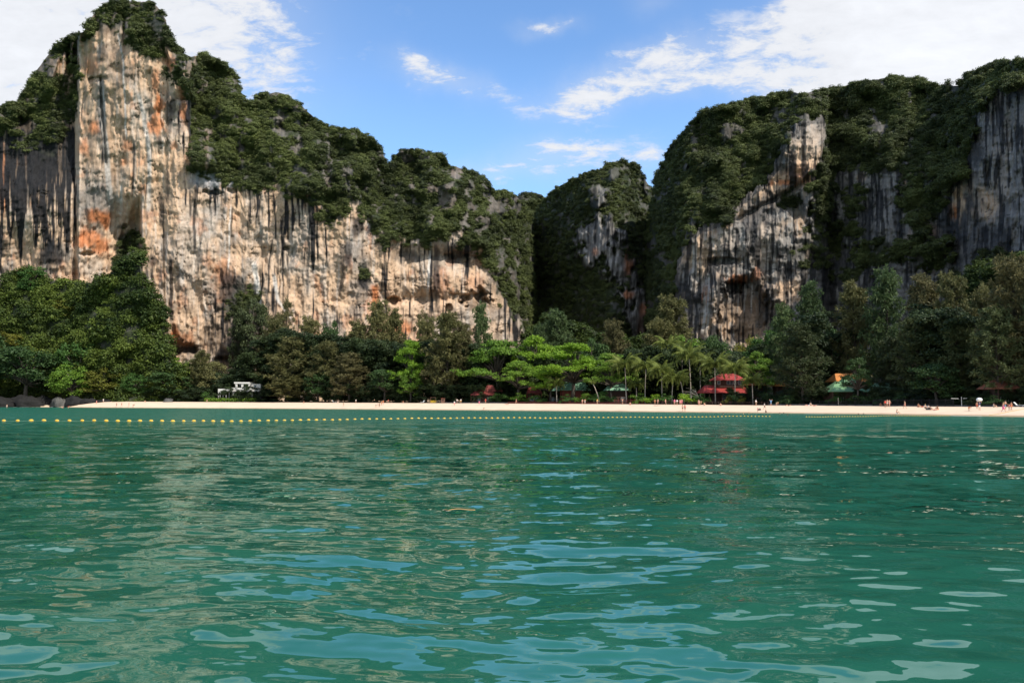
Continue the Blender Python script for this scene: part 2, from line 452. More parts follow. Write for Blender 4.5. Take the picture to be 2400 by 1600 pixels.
land_sheet('ground', -2.1, 2.3, 400, [30, 32, 40, 60, 90, 150, 300, 700], M_soil, 0.01)
land_sheet('ground', -2.1, tpx(95), 60, [-6, -1, 2, 8, 16, 30], M_soil, 0.05)
# thin wash of foam along the waterline
def foam(px0, px1, seed):
    P = np.linspace(px0, px1, 60); T = tpx(P); Y = shoreY(T)-0.6+.5*fbm(P/7, 0, o=3, seed=seed)
    W = 0.25+0.9*np.clip(fbm(P/9, 3, o=3, seed=seed+1)+.25, 0.02, 1)
    W *= np.clip(np.minimum(P-px0, px1-P)/12, 0, 1)
    V = []; 
    for t, y, w in zip(T, Y, W): V += [(t*y, y, .06), (t*(y-w), y-w, .045)]
    f = np.array([(2*i, 2*i+1, 2*i+3, 2*i+2) for i in range(59)])
    tag(link('foam', mesh_from('foam', V, f, [M_foam], False)), kind='stuff')
M_foam = simple('foam', (.75, .76, .74), .6, .1)
for i, (a, b) in enumerate([(20, 140), (758, 772), (1885, 1930), (2225, 2300)]): foam(a, b, 60+i)

# ------------------------------------------------------------------ rock
def rock_mat():
    m, n, l, o = newmat('limestone')
    g = N(n, 'ShaderNodeNewGeometry')
    c = N(n, 'ShaderNodeAttribute', attribute_name='rock')
    mp = N(n, 'ShaderNodeMapping'); mp.inputs['Scale'].default_value = (1, 1, .18); l.new(g.outputs['Position'], mp.inputs[0])
    st = N(n, 'ShaderNodeTexNoise', inp={'Scale': .62, 'Detail': 5, 'Roughness': .68, 'Distortion': .35}); l.new(mp.outputs[0], st.inputs['Vector'])
    mp2 = N(n, 'ShaderNodeMapping'); mp2.inputs['Scale'].default_value = (1, 1, .55); l.new(g.outputs['Position'], mp2.inputs[0])
    ro = N(n, 'ShaderNodeTexNoise', inp={'Scale': .33, 'Detail': 7, 'Roughness': .66}); l.new(mp2.outputs[0], ro.inputs['Vector'])
    r1 = N(n, 'ShaderNodeMapRange', inp={'From Min': .33, 'From Max': .68, 'To Min': .90, 'To Max': 1.10}); l.new(st.outputs['Fac'], r1.inputs['Value'])
    r2 = N(n, 'ShaderNodeMapRange', inp={'From Min': .32, 'From Max': .66, 'To Min': .74, 'To Max': 1.20}); l.new(ro.outputs['Fac'], r2.inputs['Value'])
    mu = N(n, 'ShaderNodeMath', operation='MULTIPLY'); l.new(r1.outputs[0], mu.inputs[0]); l.new(r2.outputs[0], mu.inputs[1])
    sc = N(n, 'ShaderNodeVectorMath', operation='SCALE'); l.new(c.outputs['Color'], sc.inputs[0]); l.new(mu.outputs[0], sc.inputs['Scale'])
    p = N(n, 'ShaderNodeBsdfPrincipled', inp={'Roughness': .9}); p.inputs['Specular IOR Level'].default_value = .15
    l.new(sc.outputs[0], p.inputs['Base Color'])
    ah = N(n, 'ShaderNodeMath', operation='ADD'); l.new(st.outputs['Fac'], ah.inputs[0]); l.new(ro.outputs['Fac'], ah.inputs[1])
    b = N(n, 'ShaderNodeBump', inp={'Strength': .45, 'Distance': 1.3}); l.new(ah.outputs[0], b.inputs['Height']); l.new(b.outputs[0], p.inputs['Normal'])
    l.new(p.outputs[0], o.inputs[0]); return m
M_rock = rock_mat()

TAN = np.array([.50, .35, .232]); PALE = np.array([.45, .37, .295]); GREY = np.array([.17, .158, .145]); BROWN = np.array([.165, .115, .078])
DARK = np.array([.016, .0165, .018]); ORANGE = np.array([.41, .150, .058]); WHITE = np.array([.55, .52, .475]); VEGG = np.array([.026, .036, .014])
def mixc(c, k, w): w = np.clip(w, 0, 1)[..., None]; return c*(1-w)+k*w
def blobw(px, py, cx, cy, rx, ry, soft=.35, wob=.45, seed=1, sx=14., sy=22.):
    d = np.hypot((px-cx)/rx, (py-cy)/ry)+wob*fbm(px/sx, py/sy, o=3, seed=seed)
    return 1-sstep(1-soft, 1+soft, d)
def pathw(px, py, pts, w, wob=2.5, seed=3):
    """ribbon that runs down the rock along pts [(px, py)...] with half-width w"""
    p = np.array(pts, float)
    x = np.interp(py, p[:, 1], p[:, 0])+wob*fbm(px*0, py/30, o=2, seed=seed)
    k = sstep(p[0, 1]-4, p[0, 1]+12, py)*(1-sstep(p[-1, 1]-22, p[-1, 1]+3, py))
    return k*(1-sstep(w*.55, w*1.2, np.abs(px-x)))

def relief(name, cols, top, base, nrow, depth, color, veg, back=70, sides=True):
    """solid limestone massif; front surface at depth(px, py), carried over the ridge and down behind"""
    tp = top(cols)
    u = np.linspace(0, 1, nrow)
    PX = np.broadcast_to(cols, (nrow, len(cols)))
    PY = base+(tp[None, :]-base)*u[:, None]
    Yd = depth(PX, PY)
    V = at(PX.ravel(), PY.ravel(), Yd.ravel()).reshape(nrow, -1, 3)
    vg = veg(PX, PY)
    C = color(PX, PY)
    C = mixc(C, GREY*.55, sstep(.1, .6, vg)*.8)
    C = mixc(C, VEGG, vg*(0.35+.6*sstep(-.35, .05, fbm(PX/9, PY/9, o=3, seed=77))))
    C = np.clip(C, .006, .85)
    # over the ridge
    rows = [V[-1]]; nb = 10
    for j in range(1, nb+1):
        f = j/nb
        r = V[-1].copy(); r[:, 1] += back*f**.8*1.2; r[:, 0] *= (r[:, 1]/V[-1][:, 1])
        r[:, 2] = V[-1][:, 2]*(1-f**2.2)-1*f
        r[:, 2] += 2*fbm(r[:, 0]/15, r[:, 1]/15, o=3, seed=8)*math.sin(f*3.14)
        rows.append(r)
    B = np.array(rows[1:])
    V = np.concatenate([V, B]); C = np.concatenate([C, np.broadcast_to(VEGG, B.shape)])
    nr, nc = V.shape[:2]
    i, k = np.meshgrid(np.arange(nr-1), np.arange(nc-1), indexing='ij'); b = i*nc+k
    Fq = np.stack([b, b+1, b+nc+1, b+nc], -1).reshape(-1, 4)
    me = mesh_from(name, V.reshape(-1, 3), Fq, [M_rock], True)
    a = me.color_attributes.new('rock', 'FLOAT_COLOR', 'POINT')
    a.data.foreach_set('color', np.concatenate([C, np.ones(C.shape[:2]+(1,))], -1).astype(np.float32).ravel())
    o = link(name, me)
    return o, PX, PY, Yd, vg

# ---- west massif: streaked pillar and long overhanging wall
A_TOP = [(-500, 300), (-200, 262), (0, 241), (40, 232), (61, 207), (77, 171), (102, 135), (127, 104), (153, 84), (178, 74), (199, 66), (219, 28), (245, 8), (268, -3), (355, -3), (377, 18),
         (390, 43), (394, 80), (408, 98), (430, 119), (449, 126), (457, 124), (485, 122), (520, 140), (551, 165), (561, 195), (571, 232), (590, 235), (612, 212), (653, 210), (694, 230), (724, 258),
         (755, 284), (786, 294), (826, 297), (867, 315), (893, 345), (906, 374), (917, 378), (924, 355), (949, 343), (1000, 349), (1036, 355), (1055, 384), (1071, 384), (1112, 396),
         (1143, 421), (1158, 442), (1184, 437), (1209, 452), (1230, 478), (1250, 514), (1262, 560), (1270, 640), (1276, 720), (1284, 800), (1292, 900)]
A_VB = [(-500, 330), (0, 318), (60, 305), (110, 250), (140, 150), (165, 130), (180, 300), (186, 110), (222, 70), (245, 30), (268, 22), (300, 95), (330, 110), (385, 120), (400, 165), (425, 185), (440, 260),
        (447, 325), (418, 385), (437, 402), (470, 404), (510, 412), (545, 428), (570, 440), (600, 452), (640, 448), (680, 462), (715, 470), (750, 500), (778, 508), (800, 480), (818, 478), (838, 492), (865, 515), (885, 560),
        (910, 575), (950, 572), (985, 566), (1010, 560), (1040, 548), (1060, 530), (1075, 560), (1100, 582), (1130, 592), (1148, 622), (1160, 668), (1166, 700), (1190, 725), (1215, 750), (1228, 800), (1232, 900), (1300, 2000)]
def A_vb(px): return interp(px, A_VB)
A_D = [(-500, 440), (-200, 440), (0, 440), (120, 442), (174, 446), (186, 430), (240, 426), (300, 426), (420, 424), (470, 428), (600, 430), (800, 434), (1000, 443), (1100, 452), (1150, 462), (1200, 482), (1245, 515), (1292, 600)]
def rockw_(px, py): return 1-sstep(0, 25, A_vb(px)-py)
def A_depth(px, py):
    d = interp(px, A_D)
    vb = A_vb(px)+6*fbm(px/20, py*0, o=3, seed=12)
    h = np.maximum(vb-py, 0)
    left = 1-sstep(160, 190, px)
    pillar = sstep(178, 188, px)*(1-sstep(400, 470, px))*(1-sstep(330, 430, py))
    k = .135*(1-.75*pillar)*(1-.5*left)
    d = d+h*k-14*sstep(0, 30, h)*(1-pillar)*0+np.maximum(450-py, 0)*.02
    d += (1-sstep(325, 334, px))*sstep(430, 560, py)*26*sstep(180, 330, px)       # alcove west of the long wall
    d -= 10*sstep(820, 560, py)*0
    d -= 13*(1-sstep(165, 192, px))*sstep(360, 470, py)
    # bulging, fluted rock
    d += rockw_(px, py)*2.0*fbm(px/30, py/27, o=4, seed=20)+9*fbm(px/150, py/210, o=3, seed=21)+3.4*fbm(px/34, py/120, o=4, seed=22)
    fl = fbm(px/13.0+.5*fbm(px/40, py/30, o=2, seed=29), py/95, o=3, seed=23)
    rockw = 1-sstep(0, 25, h)
    d += rockw*(1.05*np.abs(fl)*2+.7*fbm(px/6, py/9, o=3, seed=24))
    d += (1-rockw)*(11*fbm(px/42, py/36, o=4, seed=25)+13*fbm(px/110, py/90, o=2, seed=26))
    d += rockw*.7*fbm(px/46+.8*fbm(px/30, py/30, o=2, seed=18), py/11, o=3, seed=28)*(.4+.6*sstep(-.1, .3, fbm(px/50, py/50, o=2, seed=27)))
    cr = np.abs(fbm(px/38+.9*fbm(px/25, py/25, o=3, seed=17), py/62, o=3, seed=16))
    d += rockw*1.1*(1-sstep(.008, .035, cr))*sstep(-.1, .2, fbm(px/45, py/45, o=2, seed=15))
    # undercut bands and caves
    ub = np.exp(-((py-(590+.12*(px-900)))/26)**2)*sstep(900, 950, px)*(1-sstep(1120, 1150, px)); d += ub*9
    ub = np.exp(-((py-700)/14)**2)*sstep(880, 930, px)*(1-sstep(1090, 1110, px)); d += ub*4
    for cx, cy, rx, ry, dd in ((922, 703, 20, 9, 9), (1118, 700, 30, 15, 12), (1122, 688, 9, 14, 9), (1052, 722, 9, 10, 7), (1150, 600, 6, 16, 4), (203, 594, 16, 5, 4), (292, 531, 8, 6, 5),
                               (500, 452, 22, 7, 5), (545, 446, 12, 6, 5), (425, 815, 40, 12, 7), (560, 850, 45, 16, 8), (672, 582, 7, 6, 4), (782, 505, 7, 16, 5), (220, 185, 20, 5, 3), (1080, 600, 30, 12, 6)):
        d += dd*blobw(px, py, cx, cy, rx, ry, .35, .75, seed=30, sx=13., sy=12.)
    # deep chimney left of the pillar, cleft below the summit
    d += 12*np.exp(-((px-160)/4.5)**2)*sstep(85, 110, py)*(1-sstep(150, 185, py))
    d += 7*np.exp(-((px-291)/4)**2)*sstep(0, 20, py)*(1-sstep(60, 130, py))
    d += 5*np.exp(-((px-237-(py-200)*.06)/3)**2)*sstep(170, 200, py)*(1-sstep(360, 400, py))
    return d
def A_veg(px, py):
    wx = px+9*fbm(px/22, py/22, o=3, seed=41); wy = py+38*fbm(px/15, py/34, o=3, seed=42)
    v = sstep(4, -6, wy-A_vb(wx))
    v = np.maximum(v, blobw(px, py, 350, 95, 42, 32, .3, .5, 43)*.95)
    v = np.maximum(v, .75*blobw(px, py, 300, 30, 70, 40, .3, .5, 44))
    v = np.maximum(v, .8*blobw(px, py, 90, 250, 80, 90, .3, .5, 45, 20, 20)*(px < 172))
    v = np.maximum(v, .6*blobw(px, py, 780, 500, 22, 30, .3, .5, 46))
    for cx, cy, rx, ry in ((575, 730, 38, 60), (850, 640, 10, 20), (300, 600, 35, 60)):
        v = np.maximum(v, .8*blobw(px, py, cx, cy, rx, ry, .3, .5, 47))
    # bare outcrops among the growth
    hole = 0
    for cx, cy, rx, ry in ((400, 150, 14, 22), (375, 60, 16, 40), (300, 60, 10, 30), (128, 150, 22, 18), (495, 312, 12, 12), (560, 350, 14, 14), (720, 400, 9, 14), (660, 300, 20, 30), (955, 362, 14, 20), (1070, 405, 16, 14), (1010, 445, 12, 20),
                           (570, 300, 10, 14), (1040, 470, 26, 30), (60, 300, 30, 20), (700, 340, 16, 20)):
        hole = np.maximum(hole, blobw(px, py, cx, cy, rx, ry, .3, .7, 48))
    v = v*(1-.9*hole)
    v = v*(1-.75*sstep(.08, .34, fbm(px/22, py/40, o=4, seed=49)))
    return v
def streaks(px, py, seed, w=6., L=95., o=3):
    return fbm(px/w+.6*fbm(px/60, py/70, o=2, seed=seed+5), py/L, o=o, seed=seed)
def A_color(px, py):
    C = np.broadcast_to(TAN, px.shape+(3,)).copy()
    a = fbm(px/55, py/85, o=4, seed=51)
    C = mixc(C, PALE, sstep(-.15, .4, a)*.9)
    C = mixc(C, GREY*1.2, sstep(.14, .45, fbm(px/38, py/60, o=4, seed=52))*.6)
    C = mixc(C, BROWN, sstep(.08, .48, fbm(px/26, py/26, o=5, seed=53, g=.62))*.5)
    s1 = streaks(px, py, 54, 5.5, 110)
    C = mixc(C, WHITE*.9, sstep(.2, .5, s1)*.38)
    C = mixc(C, ORANGE*1.02, sstep(.3, .55, fbm(px/24, py/34, o=3, seed=55))*.35)
    C = mixc(C, TAN*1.1, sstep(.05, .4, fbm(px/70, py/60, o=3, seed=56))*.5)
    # pillar: browner, greyer
    pil = sstep(184, 200, px)*(1-sstep(300, 345, px))*(1-sstep(420, 500, py))
    C = mixc(C, BROWN*1.15, pil*.55*sstep(-.3, .3, fbm(px/18, py/60, o=3, seed=57)))
    C = mixc(C, GREY*1.05, .75*blobw(px, py, 225, 470, 45, 50, .5, .4, 58))
    C = mixc(C, GREY*1.15, .7*blobw(px, py, 238, 255, 12, 60, .5, .4, 58))
    for cx, cy, rx, ry, k in ((224, 508, 26, 14, .9), (248, 518, 14, 20, .9), (208, 560, 30, 26, .9), (242, 578, 16, 18, .8), (375, 245, 11, 20, .95), (366, 292, 22, 22, .8), (222, 300, 14, 14, .7),
                              (197, 345, 12, 18, .6), (434, 262, 14, 28, .7), (300, 340, 12, 14, .6), (290, 380, 10, 10, .6), (500, 315, 14, 16, .7), (398, 148, 12, 16, .75), (8, 430, 12, 60, .7), (410, 783, 9, 20, .95), (438, 800, 18, 16, .6),
                              (525, 650, 24, 46, .55), (482, 610, 14, 16, .4), (879, 692, 12, 26, .95), (215, 150, 14, 25, .5), (365, 190, 9, 25, .6), (425, 215, 9, 30, .6), (1020, 540, 10, 14, .5), (930, 770, 40, 16, .8), (1035, 660, 16, 30, .5), (1110, 660, 24, 20, .4)):
        C = mixc(C, ORANGE*(1.0+.15*math.sin(cx)), k*blobw(px, py, cx, cy, rx, ry, .5, .6, 59, 10, 14))
    # black seepage streaks
    st = streaks(px, py, 61, 5.0, 120, 3)
    zone = .0+1.25*(1-sstep(172, 184, px))*sstep(285, 330, py)*(1-sstep(500, 615, py+70*fbm(px/12, py*0, o=2, seed=62)))
    zone = np.maximum(zone, .62*np.exp(-((px-445)/26)**2)*(1-sstep(520, 620, py)))
    h = np.clip((py-A_vb(px)), 0, 999)
    zone = np.maximum(zone, .55*sstep(450, 520, px)*(1-sstep(30, 200, h)))
    zone = np.maximum(zone, .46*sstep(740, 800, px)*(1-sstep(1160, 1200, px))*(1-sstep(660, 720, py)))
    zone = np.maximum(zone, .30*sstep(380, 420, px))
    zone = np.maximum(zone, .36*sstep(1130, 1150, px))
    zone = np.where(px > 186, zone*(.45+.85*sstep(-.18, .30, fbm(px/75, py/85, o=3, seed=68))), zone)
    st = np.where(px > 186, st*.65+.55*streaks(px, py, 69, 12., 150), st)
    C = mixc(C, DARK, .985*sstep(.30, .42, st*.62+zone*.42))
    cr = np.abs(fbm(px/38+.9*fbm(px/25, py/25, o=3, seed=17), py/62, o=3, seed=16))
    C = mixc(C, BROWN*.5, .6*(1-sstep(.004, .020, cr))*sstep(-.1, .2, fbm(px/45, py/45, o=2, seed=15)))
    C = mixc(C, DARK*1.1, .85*blobw(px, py, 85, 340, 105, 120, .5, .4, 63, 9, 60)*(px < 176))
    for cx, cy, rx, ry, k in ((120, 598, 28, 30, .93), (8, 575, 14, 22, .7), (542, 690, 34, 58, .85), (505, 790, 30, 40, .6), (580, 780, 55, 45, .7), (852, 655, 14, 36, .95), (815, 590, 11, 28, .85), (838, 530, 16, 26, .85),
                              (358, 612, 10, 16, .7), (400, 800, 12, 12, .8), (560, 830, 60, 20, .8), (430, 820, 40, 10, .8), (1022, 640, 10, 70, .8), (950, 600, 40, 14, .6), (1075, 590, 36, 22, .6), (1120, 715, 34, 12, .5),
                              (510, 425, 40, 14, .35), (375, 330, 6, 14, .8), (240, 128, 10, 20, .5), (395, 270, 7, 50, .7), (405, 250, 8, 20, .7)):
        C = mixc(C, DARK*1.2, k*blobw(px, py, cx, cy, rx, ry, .4, .55, 64, 7, 22))  # dark stains, plus recess shade painted at the caves and undercuts
    C = mixc(C, np.array([.30, .31, .32]), .75*blobw(px, py, 505, 418, 58, 26, .5, .5, 65))
    for pts, w, k, kk in (([(236, 185), (240, 260), (246, 330), (252, 410), (262, 492)], 7.5, WHITE*.62, .9), ([(277, 75), (288, 150), (292, 220), (297, 330)], 2.4, WHITE*.8, .85),
                          ([(322, 215), (335, 260), (345, 320), (350, 400), (348, 500)], 5.5, WHITE*.74, .85), ([(310, 250), (316, 420), (322, 520)], 4, PALE, .7), ([(284, 430), (283, 520)], 3.5, WHITE, .8),
                          ([(233, 190), (236, 260), (240, 345)], 1.8, DARK, .85), ([(313, 330), (312, 420), (308, 470)], 3.0, DARK*1.2, .8), ([(401, 600), (400, 765)], 5.0, DARK, .9), ([(383, 470), (385, 640), (383, 790)], 2.5, BROWN*.5, .8),
                          ([(459, 430), (455, 500), (457, 600)], 4.0, DARK, .85), ([(445, 440), (447, 520)], 3.0, DARK, .8), ([(541, 480), (538, 560), (536, 640)], 2.4, WHITE, .7), ([(545, 480), (542, 560)], 2.6, DARK, .8),
                          ([(584, 470), (581, 560)], 2.8, DARK, .7), ([(640, 555), (632, 610), (627, 700)], 2.6, DARK*1.3, .85), ([(668, 500), (655, 555)], 5, DARK*1.5, .7), ([(595, 610), (600, 650), (606, 700), (612, 740)], 6.5, WHITE*1.1, .95),
                          ([(640, 640), (650, 700), (690, 760)], 5.0, WHITE, .75), ([(672, 590), (676, 640)], 2.0, DARK, .8), ([(726, 540), (722, 620), (718, 700)], 3.5, GREY*.5, .75), ([(1010, 560), (1005, 640), (1000, 705)], 3.0, WHITE, .75),
                          ([(1170, 720), (1166, 790)], 2.6, DARK, .8), ([(800, 570), (806, 640), (790, 700)], 5, DARK, .7), ([(375, 450), (380, 540)], 6, DARK*1.4, .7), ([(393, 395), (392, 480)], 5, DARK*1.6, .6)):
        C = mixc(C, k, kk*pathw(px, py, pts, w))
    # horizontal staining under ledges, small pock holes
    C = mixc(C, DARK*2, .5*sstep(.50, .66, fbm(px/7, py/6, o=2, seed=66))*sstep(380, 420, px))
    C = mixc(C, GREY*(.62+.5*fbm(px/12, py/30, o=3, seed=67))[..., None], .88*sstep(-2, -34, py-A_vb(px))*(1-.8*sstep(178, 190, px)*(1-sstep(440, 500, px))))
    top = sstep(110, 40, py)*sstep(185, 230, px)
    C = mixc(C, GREY*.6, top*.8)
    return C
colsA = np.unique(np.concatenate([np.linspace(-500, -20, 60), np.linspace(-20, 1292, 640)]))
mA, pxA, pyA, YA, vA = relief('limestone_massif', colsA, lambda p: interp(p, A_TOP)+7+2.5*fbm(p/14, 0, o=3, seed=70), 958, 330, A_depth, A_color, A_veg, 120)
tag(mA, 'tall western limestone massif with orange pillar and long streaked overhanging wall above the beach trees', 'cliff', kind=None)

# ---- rock tower in the middle
C_TOP = [(1215, 900), (1222, 700), (1235, 560), (1255, 500), (1270, 470), (1288, 449), (1316, 427), (1337, 418), (1367, 402), (1408, 392), (1430, 378), (1459, 371), (1490, 379), (1505, 402), (1520, 428), (1536, 440), (1550, 470), (1575, 540), (1600, 640), (1625, 760), (1640, 900)]
CP = [(1405, 470, 20, 16, .8), (1405, 560, 52, 50, 1), (1450, 620, 36, 44, .9), (1475, 660, 26, 36, .8), (1500, 745, 28, 62, 1), (1480, 690, 34, 18, 1), (1440, 405, 12, 20, .5), (1410, 450, 26, 14, .7), (1515, 430, 6, 24, .7), (1380, 600, 18, 18, .6)]
def C_rock(px, py):
    r = 0
    for cx, cy, rx, ry, k in CP: r = np.maximum(r, k*blobw(px, py, cx, cy, rx, ry, .3, .7, 81))
    return r
def C_veg(px, py): return 1-C_rock(px, py)
def C_depth(px, py):
    d = 505+np.abs(px-1430)**1.5*.030*(1+.4*(px < 1430))
    d = d+(900-py)*.10*.8
    d += 10*fbm(px/60, py/75, o=4, seed=82)+14*fbm(px/130, py/140, o=2, seed=83)-C_rock(px, py)*9
    d += C_rock(px, py)*(3*np.abs(fbm(px/8, py/70, o=3, seed=84)))
    return d
def C_color(px, py):
    C = np.broadcast_to(GREY*1.0, px.shape+(3,)).copy()
    s = streaks(px, py, 85, 5, 60)
    C = mixc(C, WHITE*.6, sstep(.12, .42, s)*.7); C = mixc(C, DARK*1.2, sstep(.10, .35, -s+.3*fbm(px/20, py/40, o=2, seed=86))*.85)
    for cx, cy, rx, ry, k in ((1475, 610, 12, 34, .8), (1510, 725, 10, 16, .7), (1470, 690, 14, 10, .7), (1505, 770, 12, 24, .3), (1395, 590, 8, 10, .4)):
        C = mixc(C, ORANGE, k*blobw(px, py, cx, cy, rx, ry, .5, .6, 87))
    return C
colsC = np.linspace(1215, 1640, 230)
mC, pxC, pyC, YC, vC = relief('limestone_tower', colsC, lambda p: interp(p, C_TOP)+6+2*fbm(p/12, 0, o=3, seed=88), 958, 200, C_depth, C_color, C_veg, 60)
tag(mC, 'forested grey limestone tower standing in the gap between the two big massifs', 'cliff')
# ---- far knoll in the gap
colsB = np.linspace(1150, 1340, 60)
mB, pxB, pyB, YB, vB = relief('far_knoll', colsB, lambda p: interp(p, [(1150, 520), (1200, 465), (1218, 453), (1245, 447), (1270, 452), (1285, 470), (1340, 560)])+4, 700, 60,
                              lambda px, py: 700+(700-py)*.2+10*fbm(px/30, py/30, o=3, seed=90), lambda px, py: np.broadcast_to(GREY, px.shape+(3,)).copy(), lambda px, py: np.ones_like(px), 80)
tag(mB, 'low wooded knoll far back in the notch of the skyline', 'hill')

# ---- east massif
D_TOP = [(1480, 900), (1500, 700), (1515, 560), (1528, 480), (1537, 440), (1539, 404), (1551, 378), (1582, 327), (1622, 281), (1653, 250), (1714, 240), (1735, 230), (1796, 220), (1837, 210), (1888, 210), (1939, 204), (1980, 194), (2031, 184), (2092, 172), (2153, 179),
         (2204, 194), (2245, 194), (2265, 168), (2306, 153), (2347, 138), (2400, 131), (2500, 120), (2650, 140), (2900, 190), (3300, 260)]
D_POLY = [(1592, 900), (1588, 780), (1578, 680), (1584, 620), (1600, 585), (1612, 560), (1640, 535), (1680, 520), (1718, 510), (1732, 478), (1760, 450), (1800, 415), (1825, 388), (1832, 350), (1850, 322), (1880, 285), (1905, 276), (1932, 276), (1936, 310), (1926, 350), (1916, 392), (1912, 420),
          (1930, 470), (1960, 400), (2010, 385), (2080, 395), (2130, 380), (2180, 360), (2190, 440), (2150, 470), (2160, 520), (2205, 480), (2230, 440), (2265, 380), (2280, 300), (2300, 250), (2330, 215), (2372, 190), (2420, 180), (3300, 300), (3300, 900)]
DVP = [(1930, 480, 34, 70, .85), (1960, 560, 60, 40, .55), (2060, 590, 70, 34, .7), (2000, 470, 30, 30, .5), (2150, 450, 38, 110, .9), (2190, 600, 40, 40, .85), (2060, 380, 60, 30, .6), (1985, 640, 30, 20, .6), (1860, 480, 30, 40, .4), (1900, 600, 40, 30, .35), (2340, 610, 60, 30, .6), (2230, 640, 30, 22, .5)]
def D_veg(px, py):
    wx = px+8*fbm(px/20, py/20, o=3, seed=101); wy = py+30*fbm(px/14, py/30, o=3, seed=102)
    v = 1-inpoly(wx, wy, D_POLY).astype(float)
    for cx, cy, rx, ry, k in DVP: v = np.maximum(v, k*blobw(px, py, cx, cy, rx, ry, .35, .8, 103, 16, 20))
    hole = 0
    for cx, cy, rx, ry in ((2085, 200, 12, 12), (1700, 300, 12, 30), (1860, 300, 12, 14), (2180, 270, 22, 26), (2050, 300, 24, 16), (1640, 400, 10, 20), (2050, 430, 20, 30), (2130, 500, 10, 24)):
        hole = np.maximum(hole, blobw(px, py, cx, cy, rx, ry, .3, .8, 104))
    v = v*(1-.75*hole)
    return v*(1-.7*sstep(.10, .36, fbm(px/22, py/38, o=4, seed=105)))
D_D = [(1480, 640), (1520, 520), (1545, 455), (1570, 432), (1592, 412), (1620, 404), (1700, 402), (1800, 404), (1880, 402), (1925, 402), (1945, 418), (2000, 402), (2100, 380), (2200, 358), (2290, 330), (2400, 302), (2600, 270), (3300, 200)]
def D_depth(px, py):
    d = interp(px, D_D)
    inside = inpoly(px, py, D_POLY)
    vb = interp(px, [(1480, 760), (1570, 640), (1620, 550), (1720, 505), (1800, 415), (1835, 345), (1880, 285), (1932, 276), (1940, 420), (2100, 390), (2180, 420), (2260, 380), (2300, 250), (2400, 180), (3300, 280)])
    h = np.maximum(vb-py, 0)
    d = d+h*.125+np.maximum(560-py, 0)*.03
    d += 9*fbm(px/140, py/190, o=3, seed=111)+3.8*fbm(px/36, py/110, o=4, seed=112)
    rw = 1-D_veg_cache(px, py)
    d += rw*(2.0*np.abs(fbm(px/13+.6*fbm(px/35, py/30, o=2, seed=109), py/80, o=3, seed=113))+.8*fbm(px/7, py/12, o=3, seed=114))
    d += (1-rw)*(11*fbm(px/40, py/34, o=4, seed=115)+11*fbm(px/100, py/80, o=2, seed=116))
    d += rw*(2.4*fbm(px/26, py/24, o=4, seed=108)+.7*fbm(px/46, py/11, o=3, seed=107))
    # proud buttress with sharp east edge
    bt = blobw(px, py, 1880, 350, 46, 75, .25, .2, 117); d -= 7*bt
    # alcove of smooth brown rock under the roof
    d += 10*blobw(px, py, 1745, 730, 62, 72, .25, .25, 118)
    d += 9*blobw(px, py, 1722, 672, 20, 15, .2, .8, 119, 8, 8)
    d += 5*blobw(px, py, 1700, 612, 34, 9, .3, .3, 120)
    d -= 9*blobw(px, py, 1672, 690, 12, 46, .3, .4, 121)+8*blobw(px, py, 1812, 690, 24, 26, .3, .5, 122)
    d += 5*np.exp(-((py-(520-.55*(px-1720)))/7)**2)*sstep(1690, 1740, px)*(1-sstep(1850, 1900, px))
    return d
_c = {}
def D_veg_cache(px, py):
    k = px.shape
    if k not in _c: _c[k] = D_veg(px, py)
    return _c[k]
